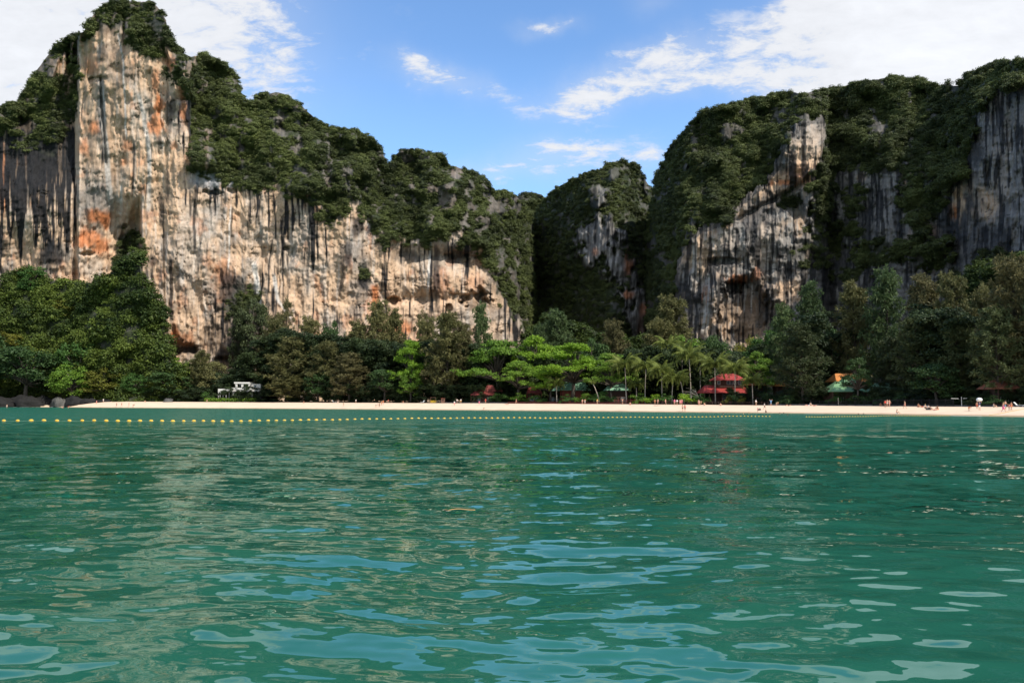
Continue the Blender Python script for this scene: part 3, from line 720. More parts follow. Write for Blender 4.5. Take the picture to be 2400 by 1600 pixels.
def D_color(px, py):
    C = np.broadcast_to(GREY*1.2, px.shape+(3,)).copy()
    s = streaks(px, py, 131, 5, 70)
    west = 1-sstep(1870, 1950, px)
    C = mixc(C, PALE*.68, west*sstep(-.15, .4, fbm(px/26, py/50, o=4, seed=132))*.8)
    C = mixc(C, TAN*.85, west*sstep(.0, .45, fbm(px/34, py/40, o=4, seed=133))*.8)
    C = mixc(C, DARK*1.7, (1-west)*sstep(-.25, .30, fbm(px/26, py/70, o=4, seed=134))*.75)  # shade of the east face painted in as darker rock
    for cx, cy, rx, ry, k, c in ((1888, 380, 40, 46, .95, TAN*1.1), (1895, 330, 26, 40, .7, PALE*.9), (1820, 418, 40, 20, .9, TAN), (1760, 455, 30, 16, .9, TAN*1.05), (1735, 480, 14, 26, .8, TAN*1.05), (1840, 428, 30, 8, .8, ORANGE), (1880, 410, 34, 24, .5, ORANGE*1.1),
                              (1640, 590, 34, 50, .75, TAN), (1690, 570, 40, 20, .6, PALE), (1745, 745, 56, 60, .85, BROWN*1.15), (1740, 770, 40, 26, .8, TAN*.85), (1655, 690, 10, 24, .9, ORANGE*.8), (1730, 655, 24, 10, .8, ORANGE), (1775, 640, 10, 14, .6, ORANGE*.9),
                              (1850, 672, 30, 14, .95, TAN*1.1), (1868, 692, 18, 14, .9, TAN*1.05), (1800, 560, 14, 50, .6, PALE), (2245, 470, 16, 44, .9, TAN), (2310, 480, 28, 34, .85, TAN*.95), (2125, 405, 9, 16, .9, TAN), (2125, 435, 10, 8, .8, TAN), (2150, 560, 22, 18, .7, TAN*.9),
                              (2235, 500, 10, 18, .9, ORANGE), (2165, 540, 24, 20, .45, ORANGE*.7), (2185, 600, 12, 40, .5, BROWN), (2350, 430, 16, 40, .6, PALE*.85), (2340, 400, 20, 60, .45, PALE*.7), (2020, 415, 12, 12, .6, TAN*.8), (2275, 440, 12, 16, .6, TAN*.8)):
        C = mixc(C, c, k*blobw(px, py, cx, cy, rx, ry, .45, .6, 135, 9, 20))  # rock's own tones, with sunlit tip, diagonal edge and wedge painted in
    C = mixc(C, WHITE*.6, sstep(.24, .42, s)*(.45+.25*west)*(1-sstep(.2, .5, fbm(px/40, py/40, o=2, seed=136))))
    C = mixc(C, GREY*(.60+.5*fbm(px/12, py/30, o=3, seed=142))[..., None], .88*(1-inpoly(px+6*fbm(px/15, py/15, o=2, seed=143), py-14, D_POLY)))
    C = mixc(C, DARK*1.15, .88*sstep(.32, .45, streaks(px, py, 137, 5.5, 80)*.7+.26*(1+.8*fbm(px/34, py/46, o=3, seed=138))))
    for cx, cy, rx, ry, k in ((1595, 690, 12, 60, .8), (1770, 520, 30, 40, .6), (1790, 700, 16, 50, .5), (1930, 600, 60, 60, .45), (2260, 560, 70, 60, .55), (1700, 620, 26, 10, .5), (1810, 480, 40, 24, .5)):
        C = mixc(C, DARK*2.0, k*blobw(px, py, cx, cy, rx, ry, .5, .5, 139, 8, 26))  # shade of the west flank, recesses and lower east face painted dark
    for pts, w, k, kk in (([(1652, 690), (1650, 740), (1648, 785)], 4, WHITE*.85, .9), ([(1660, 640), (1659, 700), (1658, 785)], 3.2, WHITE*.8, .85), ([(1641, 650), (1640, 720)], 2.5, DARK, .8), ([(1790, 520), (1788, 640)], 6, PALE, .8), ([(1762, 660), (1760, 740)], 2, WHITE*.8, .8),
                          ([(1625, 560), (1627, 640)], 3, WHITE*.8, .7), ([(2006, 640), (2004, 690)], 4, PALE, .7), ([(1815, 600), (1812, 650)], 3, WHITE*.8, .7)):
        C = mixc(C, k, kk*pathw(px, py, pts, w))
    C = mixc(C, DARK*1.5, .7*sstep(.48, .6, fbm(px/7, py/6, o=2, seed=140)))
    return C
colsD = np.unique(np.concatenate([np.linspace(1480, 2430, 520), np.linspace(2430, 3300, 90)]))
mD, pxD, pyD, YD, vD = relief('limestone_massif', colsD, lambda p: interp(p, D_TOP)+7+2.5*fbm(p/13, 0, o=3, seed=141), 958, 320, D_depth, D_color, D_veg_cache, 120)
tag(mD, 'broad eastern limestone massif with wooded crown, brown alcove and dark streaked face', 'cliff')

# ---- wooded talus slopes at the feet of the massifs
def slope_mound(label, top, cols, d0, k, seed):
    o, a, b, c, v = relief('wooded_slope', cols, lambda p: interp(p, top)+8, 962, 90, lambda px, py: interp(px, d0)+(950-py)*k+8*fbm(px/60, py/50, o=4, seed=seed),
                           lambda px, py: np.broadcast_to(VEGG*.7, px.shape+(3,)).copy(), lambda px, py: np.ones_like(px), 25)
    tag(o, label, 'hill'); return a, b, c, v
E = slope_mound('steep jungle covered slope at the left, under the orange cliff', [(-400, 560), (-100, 620), (0, 668), (25, 630), (60, 622), (90, 655), (140, 648), (190, 655), (235, 655), (262, 630), (296, 588), (318, 570), (328, 600), (338, 670), (362, 680), (382, 720), (388, 800), (400, 850), (470, 860), (540, 885), (640, 930)],
                np.linspace(-400, 640, 200), [(-400, 388), (0, 388), (130, 385), (300, 366), (640, 372)], .05, 151)
Fm = slope_mound('dark wooded shoulder rising behind the casuarinas at the right', [(2180, 760), (2240, 660), (2280, 620), (2340, 600), (2400, 588), (2500, 580), (2700, 600), (3000, 680)], np.linspace(2180, 3000, 110), [(2180, 300), (2400, 262), (3000, 200)], .05, 152)
Gm = slope_mound('low wooded rise between the rock tower and the western massif', [(1190, 930), (1230, 790), (1290, 720), (1330, 745), (1400, 770), (1470, 790), (1560, 770), (1640, 800), (1700, 850), (1760, 930)], np.linspace(1190, 1760, 90), [(1190, 400), (1760, 380)], .06, 153)
# ------------------------------------------------------------------ foliage geometry
def leaf_quads(P, Nn, size, r, aspect=1.6, drop=0.0):
    """diamond leaves at P facing Nn"""
    n = len(P)
    Nn = Nn/np.maximum(np.linalg.norm(Nn, axis=1, keepdims=True), 1e-6)
    t = r.normal(size=(n, 3)); t -= (t*Nn).sum(1, keepdims=True)*Nn; t /= np.linalg.norm(t, axis=1, keepdims=True)
    b = np.cross(Nn, t)
    s = np.broadcast_to(size, (n,))[:, None]*(.7+.6*r.random((n, 1)))
    a = t*s*.5*aspect; c = b*s*.5
    V = np.stack([P-a, P+c*1.0, P+a, P-c*1.0], 1)
    V[:, 2, 2] -= drop*s[:, 0]
    return V.reshape(-1, 3), np.arange(4*n).reshape(n, 4)
def clumps_mesh(name, clumps, per, size, seed, mat, aspect=1.5, flat=.8, up=.45, inner=.55):
    r = np.random.default_rng(seed)
    Ps, Ns = [], []
    for (cx, cy, cz, cr) in clumps:
        k = max(6, int(per*cr*cr))
        d = r.normal(size=(k, 3)); d /= np.linalg.norm(d, axis=1, keepdims=True)
        d[:, 2] = np.where(d[:, 2] < -.35, -d[:, 2]*.6, d[:, 2])
        rad = cr*(inner+(1-inner)*r.random((k, 1))**.5)*(1+.18*r.normal(size=(k, 1)))
        p = d*rad*np.array([1, 1, flat])+np.array([cx, cy, cz])
        Ps.append(p); Ns.append(d*.8+r.normal(size=(k, 3))*.55+np.array([0, 0, up]))
    V, Fq = leaf_quads(np.concatenate(Ps), np.concatenate(Ns), size, r, aspect)
    return mesh_from(name, V, Fq, [mat] if mat else [])

M_hill = foliage('hill_foliage', (.024, .034, .015), (.180, .215, .062), instancer=True, trans=.2, scale=.05)
M_jungle = foliage('jungle_foliage', (.016, .036, .010), (.150, .200, .030), instancer=True, trans=.25, scale=.08)
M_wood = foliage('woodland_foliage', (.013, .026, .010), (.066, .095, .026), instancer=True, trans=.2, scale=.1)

def scatter_group(mat_name='scatter'):
    ng = bpy.data.node_groups.get(mat_name)
    if ng: return ng
    ng = bpy.data.node_groups.new(mat_name, 'GeometryNodeTree')
    ng.interface.new_socket('Geometry', in_out='INPUT', socket_type='NodeSocketGeometry')
    ng.interface.new_socket('Geometry', in_out='OUTPUT', socket_type='NodeSocketGeometry')
    n, l = ng.nodes, ng.links
    gi, go = n.new('NodeGroupInput'), n.new('NodeGroupOutput')
    a = n.new('GeometryNodeInputNamedAttribute'); a.data_type = 'BOOLEAN'; a.inputs['Name'].default_value = 'is_point'
    s = n.new('GeometryNodeSeparateGeometry'); s.domain = 'POINT'
    l.new(gi.outputs[0], s.inputs['Geometry']); l.new(a.outputs['Attribute'], s.inputs['Selection'])
    ip = n.new('GeometryNodeInstanceOnPoints')
    l.new(s.outputs['Selection'], ip.inputs['Points']); l.new(s.outputs['Inverted'], ip.inputs['Instance'])
    r = n.new('GeometryNodeInputNamedAttribute'); r.data_type = 'FLOAT_VECTOR'; r.inputs['Name'].default_value = 'rot'
    e = n.new('FunctionNodeEulerToRotation'); l.new(r.outputs['Attribute'], e.inputs[0]); l.new(e.outputs[0], ip.inputs['Rotation'])
    c = n.new('GeometryNodeInputNamedAttribute'); c.data_type = 'FLOAT_VECTOR'; c.inputs['Name'].default_value = 'scl'
    l.new(c.outputs['Attribute'], ip.inputs['Scale'])
    l.new(ip.outputs[0], go.inputs[0])
    return ng
def scatter(name, base_me, P, rot, scl, tint, label=None, cat=None):
    """stuff object: base_me's crown instanced on points P (attributes rot, scl, tint)"""
    nb = len(base_me.vertices); npt = len(P)
    bv = np.empty(nb*3, np.float32); base_me.vertices.foreach_get('co', bv)
    nf = len(base_me.polygons)
    li = np.empty(len(base_me.loops), np.int32); base_me.loops.foreach_get('vertex_index', li)
    V = np.concatenate([bv.reshape(-1, 3), P.astype(np.float32)])
    me = mesh_from(name, V, li.reshape(nf, -1), list(base_me.materials))
    z = lambda arr, d: np.concatenate([np.zeros((nb,)+(() if d == 1 else (d,))), arr]).astype(np.float32)
    a = me.attributes.new('is_point', 'BOOLEAN', 'POINT'); a.data.foreach_set('value', np.concatenate([np.zeros(nb, bool), np.ones(npt, bool)]))
    a = me.attributes.new('rot', 'FLOAT_VECTOR', 'POINT'); a.data.foreach_set('vector', z(rot, 3).ravel())
    a = me.attributes.new('scl', 'FLOAT_VECTOR', 'POINT'); a.data.foreach_set('vector', z(scl, 3).ravel())
    a = me.attributes.new('tint', 'FLOAT', 'POINT'); a.data.foreach_set('value', z(tint, 1))
    o = link(name, me)
    mod = o.modifiers.new('scatter', 'NODES'); mod.node_group = scatter_group()
    return tag(o, label, cat, kind='stuff')

def crown_variants(prefix, mat, seeds, n=7, per=70, size=.30, flat=.75, spread=.62, cr=(.38, .62)):
    res = []
    for sd_ in seeds:
        r = random.Random(sd_)
        cl = [(0, 0, .15, .6)]
        for i in range(n):
            a = r.random()*6.28; d = spread*(.5+.5*r.random())
            cl.append((math.cos(a)*d, math.sin(a)*d, r.uniform(-.35, .45), r.uniform(*cr)))
        res.append(clumps_mesh(prefix, cl, per, size, sd_, mat, flat=flat))
    return res
H_VAR = crown_variants('crown', M_hill, [1, 2, 3], n=10, per=250, size=.125)
J_VAR = crown_variants('crown', M_jungle, [4, 5, 6], n=9, per=240, size=.125, flat=.85)

def place_on(PX, PY, Y, W, n, seed, rmin, rmax, variants, name, label, cat, sink=.25, tintf=None, skew=1.6, toprow=0):
    r = np.random.default_rng(seed)
    # weight by screen area of the cell so that cover is even
    dpx = np.gradient(PX, axis=1); dpy = np.abs(np.gradient(PY, axis=0))
    W = W*(.14+sstep(-.34, .06, fbm(PX/13, PY/15, o=3, seed=seed+50)))
    w = (W*dpx*dpy*(Y/400.)**2*np.clip(1+.0*PX, 1, 1)).ravel(); w = np.clip(w, 0, None); w /= w.sum()
    idx = r.choice(w.size, n, p=w)
    i, k = np.unravel_index(idx, PX.shape)
    if toprow:
        kk = r.choice(PX.shape[1], toprow, p=(dpx[-1]*(W[-6:].mean(0)+.05))/(dpx[-1]*(W[-6:].mean(0)+.05)).sum())
        i = np.concatenate([i, np.full(toprow, PX.shape[0]-1)-r.integers(0, 5, toprow)]); k = np.concatenate([k, kk]); n += toprow
    P = at(PX[i, k]+r.normal(size=n)*1.2, PY[i, k]+r.normal(size=n)*1.2, Y[i, k])
    s = rmin+(rmax-rmin)*r.random(n)**skew
    P[:, 1] += s*(sink+.35)*(r.random(n)-.1); P[:, 2] -= s*.30
    t = np.clip(.5+.33*fbm(PX[i, k]/45, PY[i, k]/45, o=3, seed=seed)*2+.22*r.normal(size=n), 0, 1)
    if tintf is not None: t = tintf(PX[i, k], PY[i, k], t)
    sc = np.stack([s*(1+.3*r.random(n)), s*(1+.3*r.random(n)), s*(.8+.5*r.random(n))], 1)
    rot = np.stack([r.normal(size=n)*.18, r.normal(size=n)*.18, r.random(n)*6.28], 1)
    v = r.integers(0, len(variants), n)
    for q, me in enumerate(variants):
        s_ = v == q
        scatter(name, me, P[s_], rot[s_], sc[s_], t[s_], label, cat)
def tA(px, py, t):     # yellower growth on the shoulder east of the pillar
    return np.clip(t*.72+.34*np.exp(-((px-560)/150)**2-((py-330)/110)**2)+.12*np.exp(-((px-1180)/70)**2), 0, 1)
place_on(pxA, pyA, YA, vA**1.5*(pyA < 880), 11500, 201, .9, 3.1, H_VAR, 'hill_forest', 'wind clipped trees and scrub clothing the top of the western massif', 'forest', tintf=tA, toprow=520)
place_on(pxC, pyC, YC, np.clip(vC, 0, 1)**1.5*(pyC < 860), 4600, 202, 1.1, 3.1, H_VAR, 'hill_forest', 'dark trees clothing the limestone tower in the middle', 'forest', tintf=lambda a, b, t: t*.6, toprow=160)
place_on(pxB, pyB, YB, np.ones_like(pxB)*(pyB < 600), 500, 203, 2.5, 5, H_VAR[:1], 'hill_forest', 'trees on the far knoll in the skyline notch', 'forest', tintf=lambda a, b, t: t*.4)
place_on(pxD, pyD, YD, np.clip(vD, 0, 1)**1.5*(pyD < 760)*(pxD < 2600), 13000, 204, .9, 3.1, H_VAR, 'hill_forest', 'dark trees clothing the crown of the eastern massif', 'forest', tintf=lambda a, b, t: np.clip(t*.62+.08*np.exp(-((b-190)/30)**2), 0, 1), toprow=600)
place_on(*E[:3], np.ones_like(E[0]), 2600, 205, 2.2, 5.2, J_VAR, 'jungle', 'dense jungle on the slope at the left below the orange cliff', 'forest', tintf=lambda a, b, t: np.clip(t*.9-.35*sstep(250, 290, a)*(b < 740)+.12*np.exp(-((a-190)/60)**2-((b-820)/40)**2), 0, 1), toprow=90)
place_on(*Fm[:3], np.ones_like(Fm[0]), 900, 206, 2.0, 4.2, J_VAR, 'jungle', 'dark green trees on the shoulder behind the casuarinas at the right', 'forest', tintf=lambda a, b, t: t*.3, toprow=40)
place_on(*Gm[:3], np.ones_like(Gm[0]), 900, 207, 2.0, 4.6, J_VAR, 'jungle', 'dark trees at the foot of the rock tower', 'forest', tintf=lambda a, b, t: t*.35)

# woodland standing between the beach trees and the cliffs, one mass
def woodland(name, pxs, s_lo, s_hi, n, rr, seed, label, hmax, tlo, thi, hmin=1.5):
    r = np.random.default_rng(seed)
    px = r.uniform(pxs[0], pxs[1], n); t = tpx(px); Y = shoreY(t)+r.uniform(s_lo, s_hi, n); x = t*Y
    top = interp(px, hmax) if isinstance(hmax, list) else np.full(n, float(hmax))     # photo row of the wood's top
    ztop = at(px, top, Y)[:, 2]
    if name == 'woodland':
        keep = np.ones(n, bool)
        for a_, b_, s_ in ((1738, 1850, 70), (1940, 2046, 64), (2050, 2142, 76), (2330, 2396, 50)): keep &= ~((px > a_-8) & (px < b_+8) & (Y-shoreY(t) < s_) )
        px, t, Y, x, ztop = px[keep], t[keep], Y[keep], x[keep], ztop[keep]; n = len(px)
    z = hmin+(np.maximum(ztop, 3.5)-rr-hmin)*r.random(n)**.8
    P = np.stack([x, Y, z+1.5], 1); s = rr*(.55+.6*r.random(n))
    sc = np.stack([s, s, s*.8], 1); rot = np.stack([r.normal(size=n)*.15, r.normal(size=n)*.15, r.random(n)*6.28], 1)
    v = r.integers(0, 3, n); tt = r.uniform(tlo, thi, n)
    for q in range(3):
        k = v == q; scatter(name, W_VAR[q], P[k], rot[k], sc[k], tt[k], label, 'woodland')
W_VAR = crown_variants('crown', M_wood, [11, 12, 13], n=8, per=170, size=.145, flat=.85)
WT = [(380, 850), (470, 850), (530, 880), (580, 800), (650, 765), (760, 780), (860, 790), (940, 800), (1050, 790), (1130, 800), (1200, 825), (1300, 830), (1400, 835), (1480, 815), (1560, 800), (1680, 810), (1760, 820), (1830, 760), (1900, 740), (1960, 720), (2080, 700), (2200, 710), (2300, 720), (2450, 690)]
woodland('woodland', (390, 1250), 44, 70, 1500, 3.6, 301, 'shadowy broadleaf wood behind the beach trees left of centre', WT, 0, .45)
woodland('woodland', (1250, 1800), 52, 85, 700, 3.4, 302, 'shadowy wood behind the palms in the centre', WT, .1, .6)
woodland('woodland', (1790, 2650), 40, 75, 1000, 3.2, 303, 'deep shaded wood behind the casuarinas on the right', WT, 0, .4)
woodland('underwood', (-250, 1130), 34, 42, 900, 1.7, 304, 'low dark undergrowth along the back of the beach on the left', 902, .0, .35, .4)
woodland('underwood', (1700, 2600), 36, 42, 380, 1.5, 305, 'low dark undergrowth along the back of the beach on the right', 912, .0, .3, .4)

# ------------------------------------------------------------------ trees you can tell apart
FOL = {
 'olive': foliage('casuarina_olive', (.055, .064, .022), (.215, .200, .075), trans=.22),
 'green': foliage('casuarina_green', (.034, .064, .024), (.140, .195, .068), trans=.22),
 'brown': foliage('casuarina_brown', (.052, .056, .024), (.200, .175, .072), trans=.22),
 'dark': foliage('casuarina_dark', (.028, .042, .018), (.105, .130, .048), trans=.18),
 'bright': foliage('almond_bright', (.085, .190, .014), (.300, .460, .040), trans=.4),
 'mid': foliage('almond_mid', (.065, .150, .018), (.245, .375, .048), trans=.35),
 'deep': foliage('broadleaf_deep', (.014, .036, .012), (.065, .120, .030), trans=.2),
 'yellow': foliage('broadleaf_yellow', (.060, .080, .012), (.240, .230, .035), trans=.3),
 'jade': foliage('broadleaf_jade', (.020, .060, .014), (.095, .190, .035), trans=.3),
 'palm': foliage('palm_leaf', (.060, .090, .018), (.250, .290, .065), trans=.3),
}
M_bark = simple('bark', (.085, .07, .055), .9, .3, 2.0)
M_palebark = simple('pale_bark', (.38, .33, .27), .85, .25, 2.0)

def limb_mesh(name, limbs, mat, n=6):
    m = MB()
    for pts, rad in limbs: m.tube(pts, rad, n)
    return m.mesh(name, mat, True)

def make_casuarina(seed, h=1.0, sparse=0):
    """unit height tree; returns (trunk mesh, crown mesh)"""
    r = random.Random(seed); q = np.random.default_rng(seed)
    pts, lean = [], r.uniform(-.04, .04)
    for i in range(8):
        f = i/7; pts.append((lean*f+.012*math.sin(f*6+seed), .012*math.cos(f*5), f*.93))
    limbs = [(pts, [.017*(1-.85*f/7) for f in range(8)])]
    V, Fs, base = [], [], 0
    tips = []
    nb = 64 if not sparse else 30
    for i in range(nb):
        f = .12+.84*(i/(nb-1)); a = i*2.4+r.uniform(-.5, .5)
        L = (.27*(1-f)**.62+.055)*r.uniform(.65, 1.15)
        z0 = f*.93; x0 = lean*f
        rise = r.uniform(.25, .85)
        e = (x0+math.cos(a)*L, math.sin(a)*L, z0+L*rise)
        mid = (x0+math.cos(a)*L*.5, math.sin(a)*L*.5, z0+L*rise*.62)
        limbs.append(([(x0, 0, z0), mid, e], [.005, .0035, .0015]))
        for g in ([.45, .65, .85, 1.0] if not sparse else [.6, .85, 1.0]):
            p = np.array([x0+math.cos(a)*L*g, math.sin(a)*L*g, z0+L*rise*g])
            for _ in range(2): tips.append(p+q.normal(size=3)*np.array([.02, .02, .014]))
    tips += [np.array([lean, 0, .93+.05*k]) for k in (0, .5, 1)]
    # plumes of fine needles that fan up and out and droop at the end
    A = []
    for p in tips:
        k = 26
        d = q.normal(size=(k, 3))*np.array([1, 1, .55])+np.array([p[0]*4, p[1]*4, .55]); d /= np.linalg.norm(d, axis=1, keepdims=True)
        L = .040*(.6+.8*q.random((k, 1)))
        s = p+d*L*.25*q.random((k, 1))
        m = s+d*L*.6; e = m+d*L*.5+np.array([0, 0, -.012])
        side = np.cross(d, q.normal(size=(k, 3))); side /= np.linalg.norm(side, axis=1, keepdims=True); side *= .0048
        A.append(np.stack([s, m-side, e, m+side], 1))
    A = np.concatenate(A); nA = len(A)
    me = mesh_from('crown', A.reshape(-1, 3), np.arange(4*nA).reshape(nA, 4), [FOL['olive']])
    return limb_mesh('trunk', limbs, M_bark, 5), me
def make_broad(seed, kind):
    """unit height broadleaf tree: 'pad' layered almond, 'dome' rounded, 'bush' low"""
    r = random.Random(seed); q = np.random.default_rng(seed+5)
    cl, limbs = [], []
    if kind == 'bush':
        for i in range(16):
            a = r.random()*6.28; d = r.uniform(0, .55); z = r.uniform(.15, .72)*(1-d*.6)
            cl.append((math.cos(a)*d, math.sin(a)*d, z, r.uniform(.14, .26)))
            if i < 6: limbs.append(([(0, 0, 0), (math.cos(a)*d*.4, math.sin(a)*d*.4, z*.5), (math.cos(a)*d, math.sin(a)*d, z)], [.02, .014, .006]))
        per, size, flat = 2200, .040, .8
    elif kind == 'pad':
        fork = .32
        limbs.append(([(0, 0, 0), (.01, 0, .16), (0, .01, fork)], [.038, .030, .026]))
        for i in range(30):
            a = i*2.4+r.uniform(-.4, .4); lay = i % 5
            z = .42+.115*lay+r.uniform(-.03, .03); d = (.50-.09*lay)*r.uniform(.55, 1.05)+.03
            e = (math.cos(a)*d, math.sin(a)*d, z)
            limbs.append(([(0, 0, fork+.02), (e[0]*.45, e[1]*.45, fork+(z-fork)*.7), e], [.019, .012, .004]))
            for j in range(6):
                b = r.random()*6.28; dd = r.uniform(0, .17)
                cl.append((e[0]+math.cos(b)*dd, e[1]+math.sin(b)*dd, z+r.uniform(-.03, .045), r.uniform(.06, .115)))
        per, size, flat = 6800, .021, .55
    else:
        fork = .3
        limbs.append(([(0, 0, 0), (.01, 0, .16), (0, .01, fork)], [.034, .026, .022]))
        for i in range(34):
            a = i*2.4+r.uniform(-.4, .4); ph = r.uniform(0, 1)
            z = .26+.60*ph; d = .36*math.sqrt(max(.05, 1-((z-.52)/.46)**2))*r.uniform(.55, 1.0)
            e = (math.cos(a)*d, math.sin(a)*d, z)
            limbs.append(([(0, 0, fork+.01), (e[0]*.4, e[1]*.4, fork+(z-fork)*.6), e], [.016, .010, .004]))
            for j in range(4):
                cl.append((e[0]+r.uniform(-.09, .09), e[1]+r.uniform(-.09, .09), z+r.uniform(-.06, .06), r.uniform(.06, .12)))
        per, size, flat = 6200, .024, .8
    me = clumps_mesh('crown', cl, per, size, seed+9, FOL['mid'], aspect=1.5, flat=flat, up=.7 if kind == 'pad' else .45, inner=.4)
    return limb_mesh('trunk', limbs, M_bark, 6), me
TREES = {'cas': [make_casuarina(s) for s in (1, 2, 3)], 'thin': [make_casuarina(7, sparse=1)],
         'pad': [make_broad(s, 'pad') for s in (11, 12)], 'dome': [make_broad(s, 'dome') for s in (21, 22, 23)], 'bush': [make_broad(s, 'bush') for s in (31, 32)]}
NAMES = {'cas': 'casuarina_tree', 'thin': 'casuarina_tree', 'pad': 'almond_tree', 'dome': 'broadleaf_tree', 'bush': 'bush'}
WID = {'cas': .30, 'thin': .27, 'pad': .55, 'dome': .42, 'bush': .62}
_cnt = [0]
def tree(kind, px, top, hw, s, tone, label, base=None, extra=None):
    """a tree whose foot stands s metres inland of the waterline at column px; its top shows at row top"""
    foot = on(px, s)
    if extra is not None: foot.z += extra
    ztop = float(at(px, top, foot.y)[2]); h = ztop-foot.z+.02*(ztop-foot.z)
    _cnt[0] += 1; i = _cnt[0]
    tr, cr = TREES[kind][i % len(TREES[kind])]
    o = link(NAMES[kind], None, loc=foot, rot=(0, 0, i*1.7))
    sx = hw*mpp(foot.y)/WID[kind]
    tag(o, label, 'bush' if kind == 'bush' else 'tree', 'bushes at the back of the beach' if kind == 'bush' else 'trees behind the beach')
    t = link('trunk', tr, o, scl=(sx, sx, h)); c = link('crown', cr, o, scl=(sx, sx, h))
    c.material_slots[0].link = 'OBJECT'; c.material_slots[0].material = FOL[tone]
    return o
T_ = tree
# right-hand casuarina grove
T_('cas', 1845, 712, 46, 62, 'green', 'green casuarina with ragged top left of the tall grove, above the orange roof scraps')
T_('cas', 1903, 664, 44, 66, 'green', 'slim green casuarina rising against the dark cliff, second from the left in the right-hand grove')
T_('cas', 2012, 664, 60, 66, 'olive', 'pale olive casuarina straight above the green corrugated roof')
T_('cas', 2082, 628, 56, 64, 'green', 'tallest green casuarina of the grove, right of the pale olive one')
T_('cas', 2172, 648, 58, 60, 'brown', 'reddish brown casuarina in the middle of the right-hand grove')
T_('cas', 2240, 642, 54, 56, 'olive', 'olive casuarina with drooping plumes right of the reddish brown one')
T_('cas', 2306, 668, 44, 54, 'olive', 'lower olive casuarina in front of the dark wooded shoulder')
T_('cas', 2388, 602, 70, 44, 'brown', 'big brown olive casuarina cut by the right edge of the picture')
T_('cas', 2470, 600, 70, 44, 'dark', 'dark casuarina beyond the right edge')
T_('cas', 1880, 758, 62, 38, 'dark', 'dark broad casuarina standing at the sand left of the green corrugated roof')
T_('cas', 2092, 790, 46, 48, 'dark', 'dark casuarina whose trunk stands right of the green corrugated roof')
T_('cas', 2150, 742, 60, 46, 'dark', 'dark casuarina with black trunk behind the iron fence')
T_('cas', 2255, 742, 60, 44, 'dark', 'dark casuarina over the deep green bush')
T_('cas', 2345, 722, 64, 38, 'dark', 'dark casuarina hanging over the brown red roof')
T_('dome', 2195, 846, 60, 36, 'deep', 'deep green round broadleaf tree reaching down to the sand at the right')
T_('dome', 2140, 880, 34, 70, 'bright', 'small sunlit yellow green tree seen through the gap right of the green roofs')
T_('dome', 1955, 760, 60, 78, 'deep', 'deep green broadleaf tree filling the gap behind the corrugated roof')
T_('dome', 1800, 765, 46, 78, 'jade', 'mid green broadleaf tree left of the casuarina grove')
T_('dome', 2300, 800, 60, 60, 'deep', 'dark leafy tree behind the brown red roof')
T_('pad', 2012, 838, 36, 36, 'deep', 'dark layered tree whose trunk stands before the green corrugated roof')
# centre
T_('cas', 1575, 694, 60, 105, 'olive', 'big feathery pale olive casuarina under the rock tower, tallest in the centre')
T_('cas', 1536, 745, 42, 98, 'olive', 'lower feathery casuarina leaning left of the big central one')
T_('cas', 1440, 752, 40, 100, 'brown', 'brownish grey casuarina between the bright almond trees and the big central one')
T_('cas', 1300, 726, 46, 105, 'green', 'blue green casuarina below the dark gap of the skyline')
T_('cas', 1265, 760, 30, 100, 'green', 'small blue green casuarina left of the larger one below the gap')
T_('dome', 1605, 780, 62, 82, 'mid', 'large rounded green tree behind the coconut palms')
T_('dome', 1683, 778, 34, 92, 'deep', 'dark green rounded tree left of the brown alcove')
T_('dome', 1750, 786, 44, 88, 'yellow', 'olive yellow tree below the brown alcove')
T_('dome', 1725, 815, 44, 72, 'jade', 'green tree right behind the red roofed restaurant')
T_('pad', 1778, 824, 44, 56, 'mid', 'light green layered tree right of the restaurant roof')
T_('dome', 1500, 812, 40, 84, 'jade', 'green tree behind the left-hand palms')
T_('dome', 1390, 785, 40, 92, 'deep', 'dark tree above the brightest almond tree')
T_('pad', 1165, 794, 87, 46, 'mid', 'wide layered green almond tree at the left of the bright row')
T_('pad', 1255, 787, 63, 56, 'bright', 'domed bright green almond tree in the middle of the bright row')
T_('pad', 1345, 804, 87, 44, 'bright', 'brightest lime green almond tree with spreading umbrella crown')
T_('pad', 1290, 858, 42, 40, 'bright', 'small low bright almond tree in front of the green roofed villa')
T_('pad', 1432, 826, 59, 46, 'mid', 'yellowish green almond tree right of the lime green one')
T_('pad', 1215, 846, 51, 40, 'mid', 'lower green almond tree over the red building')
T_('dome', 1225, 835, 36, 60, 'jade', 'shaded green tree between the almond trees')
T_('pad', 960, 796, 42, 40, 'bright', 'narrow vivid green tree against the dark casuarinas left of centre')
T_('dome', 962, 858, 30, 37, 'mid', 'low vivid green tree beside the tall olive casuarina')
T_('cas', 1045, 732, 58, 42, 'olive', 'tall golden olive casuarina at the sand left of the red pavilion')
T_('cas', 1128, 712, 30, 72, 'green', 'grey green casuarina in front of the pale striped rock foot')
T_('cas', 1085, 760, 36, 48, 'brown', 'brownish casuarina leaning over the red pavilion')
T_('cas', 1000, 745, 34, 70, 'olive', 'thin olive casuarina in front of the orange stained rock')
T_('thin', 985, 730, 30, 84, 'brown', 'bare sparse casuarina before the orange stained rock')
